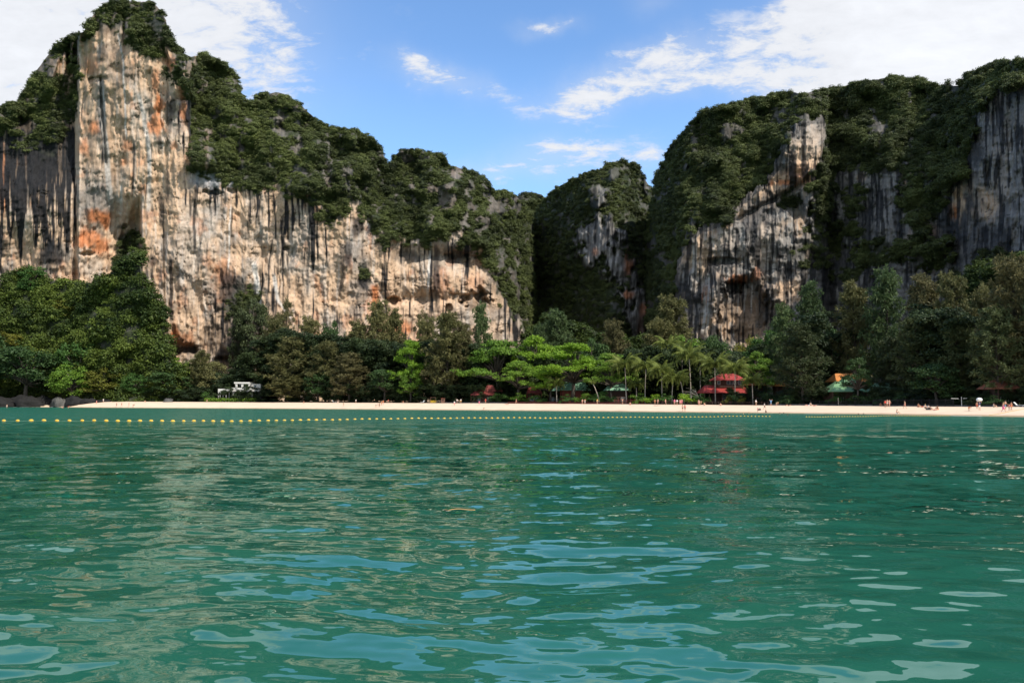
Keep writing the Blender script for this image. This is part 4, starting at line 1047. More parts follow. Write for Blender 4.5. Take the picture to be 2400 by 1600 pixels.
# left of centre
T_('cas', 882, 706, 44, 66, 'olive', 'grey olive casuarina standing highest before the overhanging wall')
T_('cas', 925, 726, 34, 74, 'olive', 'olive casuarina right of the highest one before the overhanging wall')
T_('cas', 835, 752, 42, 60, 'olive', 'olive casuarina between the dark cone tree and the highest one')
T_('dome', 772, 742, 30, 82, 'deep', 'dark green conical broadleaf tree against the pale wall')
T_('cas', 722, 744, 40, 62, 'olive', 'upright olive casuarina right of the sparse one')
T_('thin', 668, 702, 30, 70, 'brown', 'sparse see-through casuarina before the pale wall')
T_('cas', 640, 742, 40, 60, 'olive', 'brown olive casuarina left of the sparse one')
T_('cas', 680, 790, 66, 42, 'olive', 'massive olive casuarina at the sand right of the white house')
T_('cas', 760, 800, 50, 44, 'olive', 'olive casuarina in the second rank left of centre')
T_('cas', 820, 828, 48, 38, 'brown', 'golden brown casuarina at the sand left of centre')
T_('dome', 902, 862, 40, 37, 'deep', 'dark green round tree at the sand beside the vivid green one')
T_('dome', 745, 868, 36, 38, 'deep', 'shaded green tree at the sand between two casuarinas')
T_('cas', 680, 880, 44, 35, 'olive', 'low olive casuarina bough sweeping down to the sand')
T_('cas', 615, 800, 30, 58, 'brown', 'brown casuarina behind the white house')
T_('dome', 575, 868, 34, 70, 'jade', 'green tree behind the upper storey of the white house')
T_('dome', 585, 690, 34, 96, 'dark', 'dark tree clinging to the stained foot of the long wall', extra=18)
T_('cas', 560, 730, 30, 98, 'dark', 'dark casuarina at the stained foot of the long wall', extra=8)
T_('dome', 448, 838, 34, 50, 'dark', 'dark bushy tree left of the white house')
T_('cas', 468, 822, 34, 46, 'olive', 'olive casuarina beside the white house')
T_('dome', 492, 842, 34, 46, 'olive', 'olive green rounded tree overhanging the white house')
T_('pad', 395, 832, 42, 56, 'bright', 'flat topped light green tree at the foot of the wall')
T_('dome', 405, 862, 50, 42, 'deep', 'deep shaded tree at the left of the beach')
T_('bush', 487, 908, 16, 36, 'jade', 'small green bush left of the white house terrace')
# jungle front row, left
T_('dome', 318, 872, 34, 36, 'jade', 'fresh green rounded tree above the left sands')
T_('dome', 240, 858, 50, 30, 'yellow', 'yellow green tree above the left sands')
T_('dome', 60, 806, 74, 10, 'deep', 'big dark round tree hanging over the shore rocks at the far left')
T_('dome', 180, 786, 52, 26, 'jade', 'light green mound of vines above the boulder')
T_('dome', 165, 850, 46, 14, 'mid', 'green tree right above the pale boulder')
T_('dome', 318, 806, 22, 52, 'yellow', 'yellowish small tree halfway up the left slope')
T_('dome', 60, 622, 34, 40, 'jade', 'tree standing highest on the left slope against the orange rock', extra=52)
T_('dome', 165, 690, 40, 40, 'yellow', 'yellow green crown in the middle of the left slope', extra=38)
T_('dome', 72, 745, 14, 38, 'yellow', 'small yellow blossoming crown on the left slope', extra=30)
T_('dome', -60, 760, 70, 20, 'deep', 'dark tree beyond the left edge')
T_('dome', 20, 772, 40, 34, 'yellow', 'brownish yellow crown at the left edge', extra=16)
# clipped hedge and beach shrubs
for px, top, hw, s, tone, lab in (
    (1165, 912, 26, 36, 'jade', 'green bush right of the red pavilion'), (1215, 914, 24, 35, 'mid', 'leafy bush below the red building'), (1262, 918, 22, 34, 'jade', 'bush left of the small palm'),
    (1330, 918, 20, 34, 'jade', 'bush in front of the green roofed villa'), (1368, 912, 24, 35, 'mid', 'bush under the brightest almond tree'), (1398, 916, 20, 34, 'jade', 'bush beside the leaning slender tree'),
    (1420, 905, 26, 38, 'jade', 'taller bush left of the second green roof'), (1502, 915, 26, 35, 'mid', 'bush at the foot of the leftmost tall palm'), (1530, 914, 22, 34, 'bright', 'bright low bush behind the bathers in the centre'),
    (1556, 916, 20, 35, 'jade', 'bush between two bright ones'), (1612, 912, 26, 34, 'bright', 'brightest broad bush behind the man in the red shirt'), (1645, 916, 22, 34, 'jade', 'bush left of the restaurant posts'),
    (1705, 920, 12, 33, 'yellow', 'yellow leaved bush in front of the restaurant'), (1738, 922, 12, 33, 'yellow', 'yellow leaved bush right of the restaurant front'), (1722, 914, 20, 34, 'deep', 'dark round bush at the restaurant corner'),
    (1805, 905, 28, 37, 'deep', 'dark bush right of the restaurant'), (1842, 915, 24, 34, 'deep', 'dark bush under the broad dark casuarina'), (1960, 912, 26, 36, 'jade', 'bush before the dark eave of the corrugated roof'),
    (2010, 916, 30, 36, 'deep', 'dark hedge bush below the green roof'), (2110, 912, 34, 37, 'deep', 'dark hedge bush behind the iron fence'), (2060, 918, 26, 36, 'deep', 'low dark bush left of the iron fence'),
    (2330, 920, 30, 33, 'deep', 'low dark bush under the brown red roof'), (2280, 922, 24, 33, 'dark', 'low dull bush right of the deep green tree')):
    T_('bush', px, top, hw, s, tone, lab)

# coconut palms
def frond_mesh(seed, L=1.0, droop=.9):
    r = random.Random(seed); V, Fs = [], []
    n = 16; sp = []
    for i in range(n+1):
        f = i/n; ang = .75-droop*1.75*f**1.25
        if i == 0: sp.append((0, 0)); continue
        sp.append((sp[-1][0]+math.cos(ang)/n, sp[-1][1]+math.sin(ang)/n))
    for i in range(n):
        a, b = sp[i], sp[i+1]; w = .010*(1-i/n)+.003
        k = len(V); V += [(a[0], -w, a[1]), (b[0], -w*.9, b[1]), (b[0], w*.9, b[1]), (a[0], w, a[1])]; Fs.append((k, k+1, k+2, k+3))
    for i in range(2, n*2+1):
        f = i/(n*2); j = min(int(f*n), n-1); g = f*n-j
        x = sp[j][0]*(1-g)+sp[j+1][0]*g; z = sp[j][1]*(1-g)+sp[j+1][1]*g
        l = .27*math.sin(min(1, f*1.15+.12)*math.pi*.92)+.05
        for s in (-1, 1):
            e = (x+l*.5, s*l*.50, z-l*(.45+.35*r.random())); k = len(V)
            V += [(x-.006, 0, z), (x+.012, s*.004, z+.004), (x+l*.28+.010, s*l*.30, z-l*.15), e, (x+l*.26-.010, s*l*.29, z-l*.18)]
            Fs.append((k, k+1, k+2, k+3, k+4))
    return mesh_from('frond', V, Fs, [FOL['palm']])
FR = [frond_mesh(1, droop=.55), frond_mesh(2, droop=.9), frond_mesh(3, droop=1.25), frond_mesh(4, droop=1.6)]
def palm(px, cy, r_px, s, label, lean=(0, 0), n=18, seed=0, tone='palm'):
    """crown centre shows at row cy; r_px is the frond reach"""
    foot = on(px, s); zc = float(at(px, cy, foot.y)[2])
    o = tag(link('coconut_palm', None, loc=foot), label, 'palm tree', 'coconut palms behind the beach')
    h = zc-foot.z; r = random.Random(seed); L = r_px*mpp(foot.y)*1.45
    pts = [(lean[0]*f**1.6*h, lean[1]*f*h, h*f) for f in (0, .15, .35, .55, .78, 1)]
    tm = MB().tube(pts, [.24, .17, .15, .14, .12, .13], 8)
    tm.build('trunk', M_palebark, o, smooth=True)
    top = Vector(pts[-1])
    for i in range(n):
        el = i/n; a = i*2.399+r.uniform(-.2, .2)
        m = FR[min(3, int(el*4))]
        f = link('frond', m, o, loc=top+Vector((0, 0, .1)), rot=(r.uniform(-.2, .2), -.55*(1-el)**1.5+.1, a), scl=(L*r.uniform(.85, 1.1),)*3)
    m = MB()
    for k in range(5):
        a = k*1.26; m.ell((top.x+.22*math.cos(a), top.y+.22*math.sin(a), top.z-.22), (.13, .13, .16), 6, 5)
    m.build('coconut_cluster', FOL['jade'], o)
    return o
for i, a in enumerate([
    (1468, 858, 34, 40, 'tall coconut palm with straight pale trunk left of all, beside the second green roof', (-.03, 0)),
    (1512, 862, 34, 42, 'coconut palm with straight pale trunk, second from the left', (.03, 0)),
    (1552, 872, 30, 38, 'short coconut palm with drooping fronds behind the bathers', (0, 0)),
    (1575, 892, 30, 38, 'low coconut palm arching over the centre of the beach', (.05, 0)),
    (1604, 890, 22, 40, 'bent coconut palm curving down right of the low one', (-.16, 0)),
    (1620, 838, 34, 44, 'tallest coconut palm with yellowing hanging frond', (-.03, 0)),
    (1568, 812, 30, 60, 'coconut palm crown rising farther back among the trees', (0, 0)),
    (1600, 822, 26, 58, 'farther coconut palm behind the tallest one', (0, 0)),
    (1677, 858, 36, 40, 'coconut palm with pale fronds left of the restaurant roof', (0, 0)),
    (1723, 868, 34, 38, 'coconut palm standing in front of the restaurant', (.02, 0)),
    (1765, 896, 26, 36, 'dark small palm at the right corner of the restaurant', (-.02, 0)),
    (1305, 902, 22, 36, 'small palm in front of the green roofed villa', (-.03, 0)),
    (1492, 905, 22, 44, 'low spreading palm right of the second green roof', (0, 0)),
    (1405, 898, 9, 34, 'slender leaning sapling with tufted head on the sand', (-.32, 0)),
    (1642, 850, 28, 52, 'coconut palm behind the gap left of the restaurant', (0, 0))]):
    px, cy, rp, s, lab, le = a
    palm(px, cy, rp, s, lab, le, seed=i, n=12 if rp < 15 else 26)

# bare grey branches left of the restaurant
o = tag(link('dead_tree', None, loc=on(1640, 38)), 'leafless grey branching tree left of the restaurant', 'tree')
m = MB(); r = random.Random(5)
m.tube([(0, 0, 0), (-.3, 0, 2.2), (-1.2, .2, 4.2)], [.16, .13, .09], 6)
m.build('trunk', M_palebark, o)
m = MB()
for k in range(14):
    a = r.uniform(-2.6, .6); z = r.uniform(1.8, 4.2); L = r.uniform(1.5, 4)
    m.tube([(-.3-(z-1.8)*.35, 0, z), (-.6+math.sin(a)*L*.5-1, r.uniform(-1, 1), z+L*.35), (-1+math.sin(a)*L-1, r.uniform(-1.5, 1.5), z+L*.4)], [.06, .045, .015], 5)
m.build('branch', M_palebark, o)

# shore rocks at the far left
def boulder(px, py_top, hw, s, label, mat, seed, pale=False):
    f = on(px, s); w = hw*mpp(f.y); h = max(.6, float(at(px, py_top, f.y)[2])-f.z+.4)
    m = MB().ell((0, 0, 0), (1, 1, 1), 28, 18); V = np.array(m.v)
    d = 1+.55*fbm(V[:, 0]*1.9+seed, V[:, 1]*1.9, V[:, 2]*1.5, o=5, seed=seed, g=.6); V = V*d[:, None]*np.array([w, w*.8, h])
    V[:, 2] += h*.1-.3
    V[:, 2] -= .12*h*np.abs(fbm(V[:, 0]*2.5, V[:, 1]*2.5, o=2, seed=seed+3))
    o = link('boulder', mesh_from('boulder', V, m.f, [mat], True), loc=f)
    return tag(o, label, 'rock', 'rocks on the shore')
M_rockdark = simple('dark_shore_rock', (.012, .0115, .011), .9, .55, .5, .6, stretch=(1, 1, .3))  # dark karst, with the overhanging trees' shade put into its colour
M_rockpale = simple('pale_shore_rock', (.07, .068, .062), .9, .6, .45, .7, stretch=(1, 1, .3))
boulder(138, 934, 20, 3, 'pale streaked boulder on the sand under the jungle at the left', M_rockpale, 1)
boulder(60, 930, 34, 4, 'broad dark rock shelf at the water left of the pale boulder', M_rockdark, 2)
boulder(-10, 932, 40, 3, 'black rock at the left edge of the picture', M_rockdark, 3)
boulder(100, 930, 22, 8, 'dark rock in the shade between the shelf and the pale boulder', M_rockdark, 4)
boulder(178, 932, 24, 8, 'dark rock right of the pale boulder', M_rockdark, 5)
boulder(205, 936, 22, 14, 'low dark rock ending the rocky shore', M_rockdark, 6)
boulder(240, 937, 22, 22, 'low black rock behind the white shirted stroller', M_rockdark, 7)
boulder(-90, 915, 50, 6, 'dark rock beyond the left edge', M_rockdark, 8)
boulder(394, 934, 11, 24, 'pale flat stone at the back of the left sands', M_rockpale, 9)
boulder(66, 795, 12, 34, 'grey crag showing through the jungle at the left', M_rockpale, 10)
# ------------------------------------------------------------------ buildings
M_red = simple('red_roof', (.34, .050, .042), .6, .2, 1.0)
M_redold = simple('old_red_roof', (.17, .035, .03), .65, .35, 1.0)
M_green = simple('green_roof', (.19, .34, .17), .5, .15, .8)
M_brown_roof = simple('brown_roof', (.26, .10, .06), .7, .3, 1.0)
M_greenpale = simple('pale_green_roof', (.20, .36, .24), .55, .25, .8)
M_orange = simple('orange_roof', (.62, .25, .07), .7, .2, 1.0)
M_wood = simple('dark_timber', (.060, .030, .020), .7, .3, 2.0)
M_redwood = simple('red_brown_wall', (.20, .045, .03), .7, .25, 1.0)
M_white = simple('white_plaster', (.62, .61, .57), .7, .15, .8)
M_glass = simple('window_glass', (.05, .07, .08), .12, .1, 1.0, spec=.6)
M_frame = simple('white_frame', (.55, .56, .55), .5, .1)
M_conc = simple('grey_concrete', (.16, .155, .145), .85, .25, 1.0)
def hip_roof(mb, x0, x1, y0, y1, z0, z1, ridge, curve=.0):
    cy = (y0+y1)/2; hx = (x1-x0)/2*ridge; cx = (x0+x1)/2; t = .12
    V = [(x0, y0, z0), (x1, y0, z0), (x1, y1, z0), (x0, y1, z0), (cx-hx, cy, z1), (cx+hx, cy, z1)]
    mb.add(V+[(p[0], p[1], p[2]-t) for p in V[:4]], [(0, 1, 5, 4), (1, 2, 5), (2, 3, 4, 5), (3, 0, 4), (0, 6, 7, 1), (1, 7, 8, 2), (2, 8, 9, 3), (3, 9, 6, 0), (6, 9, 8, 7)])
    return mb
def ribs(x0, x1, y0, y1, z0, z1, ridge, step=.45):
    """standing seams on the front slope"""
    m = MB(); cy = (y0+y1)/2; cx = (x0+x1)/2; hx = (x1-x0)/2*ridge
    n = int((x1-x0)/step)
    for i in range(n+1):
        x = x0+i*(x1-x0)/n; inner = max(0, abs(x-cx)-hx)/max((x1-x0)/2-hx, .01); f = 1-inner
        if f < .06: continue
        m.tube([(x, y0-.02, z0+.02), (x, y0+(cy-y0)*f, z0+(z1-z0)*f+.02)], .045, 4)
    return m
def window(parent, x0, x1, z0, z1, y, cols=2, name='window'):
    fr = MB()
    t = .06
    for x in np.linspace(x0, x1, cols+1): fr.box(x-t/2, x+t/2, y-.06, y, z0, z1)
    fr.box(x0-t/2, x1+t/2, y-.064, y-.003, z0-t, z0); fr.box(x0-t/2, x1+t/2, y-.064, y-.003, z1, z1+t)
    w = fr.build(name, M_frame, parent)
    MB().box(x0, x1, y-.02, y+.01, z0, z1).build('pane', M_glass, w)
def B(name, px, s, label, cat='house', sz=0, rz=0.):
    f = on(px, s)
    return tag(link(name, None, loc=f+Vector((0, 0, sz)), rot=(0, 0, rz-math.atan2(f.x, f.y)*.0)), label, cat), mpp(f.y), f
def Z(f, py, px): return float(at(px, py, f.y)[2])-f.z

# two-storey red-roofed restaurant
o, k, f = B('beach_restaurant', 1700, 44, 'two storey beach restaurant with two tiers of bright red hipped roof', 'restaurant')
X = lambda px: (px-1700)*k*(1.0)
z1, z2, z3, z4 = Z(f, 919, 1700), Z(f, 903, 1700), Z(f, 890, 1700), Z(f, 876, 1700)
rf = hip_roof(MB(), X(1645), X(1759), -2.0, 7.5, z1-.15, z2+.1, .78).build('lower_roof', M_red, o); ribs(X(1645), X(1759), -2.0, 7.5, z1-.15, z2+.1, .78).build('seam', M_red, rf)
rf = hip_roof(MB(), X(1675), X(1751), -.4, 6.4, z3, z4+.2, .45).build('upper_roof', M_red, o); ribs(X(1675), X(1751), -.4, 6.4, z3, z4+.2, .45).build('seam', M_red, rf)
MB().box(X(1680), X(1746), .6, 5.6, z2-.5, z3+.05).build('upper_wall', M_wood, o)
MB().box(X(1682), X(1744), 1.5, 7, 0, z1+.1).build('lower_wall', M_wood, o)
for a, b in ((1706, 1720), (1722, 1728), (1684, 1690), (1732, 1742)): window(o, X(a), X(b), z2+.35, z3-.3, .597, 2 if b-a > 8 else 1)
for a, b in ((1696, 1709), (1712, 1726), (1732, 1738)): window(o, X(a), X(b), .9, z1-.6, 1.497, 3)
for px in (1649, 1660, 1672, 1690, 1711, 1730, 1748, 1756): MB().box(X(px)-.09, X(px)+.09, -1.7, -1.52, -.1, z1).build('post', M_wood, o)
MB().box(X(1648), X(1757), -1.75, -1.69, .5, .58).box(X(1648), X(1757), -1.75, -1.69, .95, 1.03).build('railing', M_wood, o)
MB().box(X(1646), X(1758), -1.9, 8, -.6, .12).build('floor_deck', M_wood, o)
for px in (1669, 1683): MB().box(X(px)-.7, X(px)+.7, -.9, -.2, .72, .78).box(X(px)-.1, X(px)+.1, -.6, -.5, .1, .72).build('table', M_frame, o)

def bungalow(name, px, s, x0, x1, eave, ridge_row, roofm, wallm, label, rr=.5, depth=7, gable=False, cat='house', wins=2, two=None):
    o, k, f = B(name, px, s, label, cat)
    X = lambda p: (p-px)*k
    ze, zr = Z(f, eave, px), Z(f, ridge_row, px)
    r_ = hip_roof(MB(), X(x0), X(x1), -1, depth, ze, zr, rr).build('roof', roofm, o)
    ribs(X(x0), X(x1), -1, depth, ze, zr, rr).build('seam', roofm, r_)
    if two:
        a, b, e2, r2 = two
        q = hip_roof(MB(), X(a), X(b), .8, depth-1, Z(f, e2, px), Z(f, r2, px), rr).build('upper_roof', roofm, o)
        MB().box(X(a)+.6, X(b)-.6, 1.4, depth-1.8, ze, Z(f, e2, px)+.1).build('upper_wall', wallm, o)
    MB().box(X(x0)+.8, X(x1)-.8, .2, depth-1, -.3, ze+.12).build('wall', wallm, o)
    n = max(1, wins); w = (X(x1)-X(x0)-2)
    for i in range(n):
        xc = X(x0)+1+w*(i+.5)/n; window(o, xc-.6, xc+.6, .9, min(ze-.4, 2.1), .197)
    for x in (X(x0)+.2, X(x1)-.2): MB().box(x-.08, x+.08, -.8, -.64, -.3, ze+.03).build('post', wallm, o)
    return o
bungalow('pavilion', 1133, 36, 1103, 1164, 925, 912, M_redold, M_wood, 'open red roofed pavilion left of the bright almond trees', .5, 5, cat='pavilion', two=(1134, 1162, 916, 902))
bungalow('pavilion', 1172, 46, 1160, 1178, 916, 903, M_redold, M_wood, 'small red roof scrap behind the pavilion', .4, 4, cat='pavilion', wins=1)
bungalow('bungalow', 1250, 44, 1234, 1270, 921, 900, M_redold, M_redwood, 'dark red bungalow half hidden under the almond trees', .6, 6)
bungalow('villa', 1350, 50, 1312, 1384, 914, 886, M_greenpale, M_redwood, 'large green roofed villa behind the spreading almond tree', .55, 9, wins=3)
bungalow('villa', 1300, 52, 1283, 1318, 915, 898, M_greenpale, M_wood, 'lower green roofed annex left of the large villa', .6, 6)
bungalow('villa', 1448, 48, 1420, 1478, 914, 889, M_greenpale, M_wood, 'green roofed villa behind the leftmost tall palm', .2, 8)
bungalow('bungalow', 1768, 58, 1742, 1796, 902, 887, M_orange, M_wood, 'orange roofed house just right of the restaurant', .5, 7)
bungalow('bungalow', 1830, 60, 1818, 1846, 904, 890, M_orange, M_wood, 'orange roof scraps between the dark casuarina boughs', .5, 6, wins=1)
bungalow('pavilion', 1980, 38, 1948, 2030, 917, 893, M_green, M_wood, 'green corrugated roof pavilion under the casuarina grove', .42, 8, cat='pavilion', two=(1984, 2022, 900, 880))
bungalow('bungalow', 2000, 50, 1958, 2034, 893, 874, M_orange, M_wood, 'orange roofed house right behind the green pavilion', .7, 7)
bungalow('bungalow', 2085, 46, 2055, 2112, 917, 896, M_greenpale, M_wood, 'pale green roofed bungalow seen between casuarina trunks', .6, 7)
bungalow('bungalow', 2362, 38, 2334, 2392, 910, 889, M_brown_roof, M_wood, 'brown red roofed house in the shade at the right end', .6, 7)

# white flat-roofed house on the left
o, k, f = B('white_house', 560, 40, 'white two storey flat roofed house half hidden by trees at the left of the beach')
X = lambda px: (px-560)*k
zt, zf, zm, zl = Z(f, 895, 560), Z(f, 899, 560), Z(f, 913, 560), Z(f, 917, 560)
MB().box(X(548), X(584), -.5, 7, zf, zt).build('upper_roof', M_white, o)
MB().box(X(556), X(606), 2, 9, zl, zf-.003).build('upper_wall', M_white, o)
MB().box(X(541), X(608), -.6, 8, zl, zm).build('balcony_slab', M_white, o)
MB().box(X(541), X(608), -.62, -.5, zm, zm+.9).build('parapet', M_white, o)
for px in (553, 567, 582): MB().box(X(px)-.45, X(px)+.45, -.3, .2, zm+.003, zf-.003).build('column', M_white, o)
for a, b in ((557, 565), (572, 580), (590, 596)): window(o, X(a), X(b), zm+1.0, zf-.5, 1.997, 1)
MB().box(X(545), X(607), 2.5, 8, -.3, zl-.003).build('lower_wall', M_conc, o)
for px in (546, 557, 560.5, 574, 577, 589, 598): MB().box(X(px)-.35, X(px)+.35, 0, .5, -.3, zl-.003).build('pillar', M_white, o)
for a, b in ((548, 555), (564, 572), (579, 587), (591, 596)): window(o, X(a), X(b), .5, zl-.8, 2.497, 2)
zr = Z(f, 919, 520)
MB().box(X(508), X(543), 1, 7, zr, zr+1.6).build('terrace_roof', M_white, o)
for px in (509, 513, 520, 527, 534, 541): MB().box(X(px)-.14, X(px)+.14, 1.1, 1.4, -.3, zr-.003).build('pillar', M_white, o)
hd = MB().box(X(492), X(606), -6, -4.6, -.3, 1.5)
o2 = link('hedge', clumps_mesh('hedge', [(x, -5.3, z, .85) for x in np.arange(X(492), X(606), .7) for z in (.5, 1.2)], 46, .3, 3, FOL['mid'], inner=.2), loc=f)
tag(o2, 'clipped green hedge in front of the white house', 'hedge')

# fences and low walls at the back of the beach
M_iron = simple('dark_iron', (.03, .028, .026), .6, .2)
def fence(px0, px1, s, h, label, mat, post_px, picket=0, rails=(.35, .8)):
    a, b = on(px0, s), on(px1, s)
    o = tag(link('fence', None, loc=a), label, 'fence')
    n = max(2, int((px1-px0)/post_px)); pts = [on(px0+(px1-px0)*i/n, s) for i in range(n+1)]
    for p in pts: MB().box(-.07, .07, -.07, .07, -.3, h).build('post', mat, o, loc=p-a)
    for rl in rails:
        MB().tube([p-a+Vector((0, 0, h*rl)) for p in pts], .05, 4).build('rail', mat, o)
    if picket:
        m = MB(); L = (b-a).length
        for i in range(int(L/picket)):
            q = i*picket/L*n; j = min(int(q), n-1); p = pts[j].lerp(pts[j+1], q-j)-a
            m.box(p.x-.02, p.x+.02, p.y-.02, p.y+.02, p.z, p.z+h*.97)
        tag(m.build('picket', mat, o), kind='stuff')
    return o
fence(2048, 2235, 33, 1.7, 'dark iron picket fence at the back of the sand on the right', M_iron, 18, .22)
fence(1900, 2046, 33.5, 1.3, 'low wire fence with thin posts below the green pavilion', M_iron, 20)
fence(1440, 1508, 33, 1.5, 'red brown timber fence under the leftmost tall palm', M_redwood, 9, .3)
fence(1510, 1640, 33, 1.1, 'low dark timber fence behind the group of bathers', M_wood, 14, .4)
fence(1640, 1800, 32, 1.0, 'dark timber railing in front of the restaurant', M_wood, 14, .4)
def low_wall(px0, px1, s, h, label, mat):
    m = MB(); a = on(px0, s); n = 14
    for i in range(n):
        p, q = on(px0+(px1-px0)*i/n, s)-a, on(px0+(px1-px0)*(i+1)/n, s)-a
        m.add([(p.x, p.y, p.z-.4), (q.x, q.y, q.z-.4), (q.x, q.y+.4, q.z-.4), (p.x, p.y+.4, p.z-.4), (p.x, p.y, p.z+h), (q.x, q.y, q.z+h), (q.x, q.y+.4, q.z+h), (p.x, p.y+.4, p.z+h)], [(0, 1, 5, 4), (4, 5, 6, 7), (2, 3, 7, 6)]+([(0, 4, 7, 3)] if i == 0 else [])+([(1, 2, 6, 5)] if i == n-1 else []))
    o = m.build('low_wall', mat, loc=a); return tag(o, label, 'wall')
low_wall(1190, 1440, 32.5, .55, 'low brown retaining wall under the bushes in the centre', M_redwood)
low_wall(1040, 1190, 32.5, .35, 'low grey retaining wall in front of the red pavilion', M_conc)
low_wall(1802, 2400, 34.5, .35, 'low dark retaining wall below the casuarina grove', M_conc)
# lean beach furniture
f = on(1965, 31.5); o = MB().tube([(0, 0, -.2), (0, 0, 1.9)], .07, 6).tube([(0, 0, 1.9), (0, 0, 2.0)], .1, 6).build('wooden_post', M_palebark, loc=f); tag(o, 'pale wooden post standing before the wire fence', 'post')
f = on(2254, 31); o = MB().tube([(0, 0, -.2), (0, 0, 2.1)], .06, 6).tube([(-2.2, 0, 1.75), (-.6, 0, 1.7)], .05, 5).tube([(.3, 0, 1.75), (1.2, 0, 1.8)], .05, 5).build('signpost', M_frame, loc=f); tag(o, 'pale post with two short cross arms left of the person with the white bundle', 'post')
M_yel = simple('yellow_cloth', (.45, .30, .03), .8, .2); M_brown = simple('brown_board', (.17, .09, .06), .8, .2)
f = on(1015, 31); o = tag(link('drinks_stall', None, loc=f), 'small yellow orange drinks stall with flat roof on the sand', 'stall')
MB().box(-1.1, 1.1, -.4, .6, .1, 1.0).build('counter', M_yel, o); MB().box(-1.0, 1.0, -.6, .9, 2.0, 2.12).build('roof', M_brown, o)
for x in (-.9, .9): MB().box(x-.05, x+.05, -.45, -.35, -.2, 2.0).build('post', M_brown, o)
f = on(1038, 31); o = tag(link('kiosk', None, loc=f), 'narrow brown wooden kiosk beside the yellow stall', 'kiosk')
MB().box(-.65, .65, 0, 1, -.2, 1.75).build('body', M_brown, o); MB().box(-.75, .75, -.15, 1.1, 1.753, 1.86).build('roof', M_redwood, o); MB().box(-.4, .4, -.03, -.004, .9, 1.4).build('hatch', M_wood, o)
def chair(px, s, label, rz):
    f = on(px, s); o = tag(link('deck_chair', None, loc=f, rot=(0, 0, rz)), label, 'chair', 'white chairs on the beach')
    MB().box(-.35, .35, -.9, .3, .32, .40).build('seat', M_frame, o)
    MB().add([(-.35, .3, .36), (.35, .3, .36), (.35, .85, 1.0), (-.35, .85, 1.0), (-.35, .36, .33), (.35, .36, .33), (.35, .91, .97), (-.35, .91, .97)], [(0, 1, 2, 3), (7, 6, 5, 4), (0, 4, 5, 1), (1, 5, 6, 2), (2, 6, 7, 3), (3, 7, 4, 0)]).build('backrest', M_frame, o)
    for x in (-.3, .3):
        for y in (-.8, .2): MB().box(x-.03, x+.03, y-.03, y+.03, 0, .317).build('leg', M_frame, o)
chair(783, 30, 'white reclined deck chair under the golden brown casuarina', 1.2)
chair(990, 31, 'white deck chair left of the yellow stall', -.8)
chair(2388, 31, 'white chair under the house at the right edge', .6)
# kayak
M_kred = simple('red_plastic', (.62, .06, .03), .4, .1)
p = hit(218, 943); m = MB(); n = 14; ring = []
for i in range(n+1):
    f_ = i/n*2-1; w = .36*(1-f_**2)**.6+.01; zc = .18+.16*f_*f_
    m.v += [(f_*1.9, -w, zc+.05), (f_*1.9, 0, zc-.17*(1-f_**4)), (f_*1.9, w, zc+.05), (f_*1.9, 0, zc+.10)]
for i in range(n):
    for a in range(4): m.f.append((i*4+a, i*4+(a+1) % 4, i*4+4+(a+1) % 4, i*4+4+a))
o = tag(link('kayak', None, loc=p, rot=(0, 0, .12)), 'red kayak lying on the left sands', 'kayak')
m.build('hull', M_kred, o); MB().ell((0, 0, .27), (.42, .22, .05), 10, 6).build('cockpit', M_wood, o)
# drifting leaf near the boat
r_ = ray(1083, 1198); Yl = CAM_H/-r_[2]; m = MB()
n = 9
for i in range(n+1):
    g = i/n; w = .022*math.sin(g*math.pi)**.7+.001; m.v += [(-.19+.38*g, -w, .012+.01*math.sin(g*5)), (-.19+.38*g, 0, .004+.01*math.sin(g*5)), (-.19+.38*g, w, .016+.01*math.sin(g*5))]
for i in range(n): m.f += [(3*i, 3*i+1, 3*i+4, 3*i+3), (3*i+1, 3*i+2, 3*i+5, 3*i+4)]
m.tube([(-.19, 0, .01), (-.25, .01, .02)], .003, 4)
M_leaf = simple('brown_leaf', (.42, .24, .09), .6, .25, 8)
o = tag(m.build('drifting_leaf', M_leaf, loc=(float(r_[0]*Yl), float(Yl), .015), rot=(0, 0, .25)), 'long brown leaf floating on the water in the middle distance', 'leaf')

# ------------------------------------------------------------------ buoy line
M_buoy = simple('yellow_float', (.72, .40, .045), .45, .12, 4)
M_rope = simple('float_rope', (.30, .36, .24), .8, .2)
BL = [(-60, 987), (8, 987), (130, 986.5), (300, 987), (560, 988), (600, 987), (800, 984), (1000, 981), (1200, 979.5), (1290, 980), (1400, 978.5), (1600, 978), (1700, 976), (1790, 975.5), (1808, 976), (1890, 977), (2000, 976.5), (2060, 974.8), (2200, 974.6), (2280, 974.4)]
_f = MB().ell((0, 0, 0), (.21, .135, .135), 14, 10)
V = np.array(_f.v); V[:, 0] = np.sign(V[:, 0])*np.abs(V[:, 0])**.85*.21**.15
body_me = mesh_from('float_body', V, _f.f, [M_buoy], True)
neck_me = MB().tube([(-.25, 0, 0), (-.19, 0, 0)], .03, 6).tube([(.19, 0, 0), (.25, 0, 0)], .03, 6).mesh('float_neck', M_rope)
def water_at(px, py):
    r = ray(px, py); Y = CAM_H/-r[2]; return Vector((float(r[0]*Y), float(Y), 0))
fl = None; rope_runs = []
FLX = [75, 215, 390, 500, 610, 760, 930, 1050, 1100, 1180, 1240, 1285, 1390, 1500, 1570, 1640, 1700, 1760, 1850, 1950, 2030, 2110, 5000]
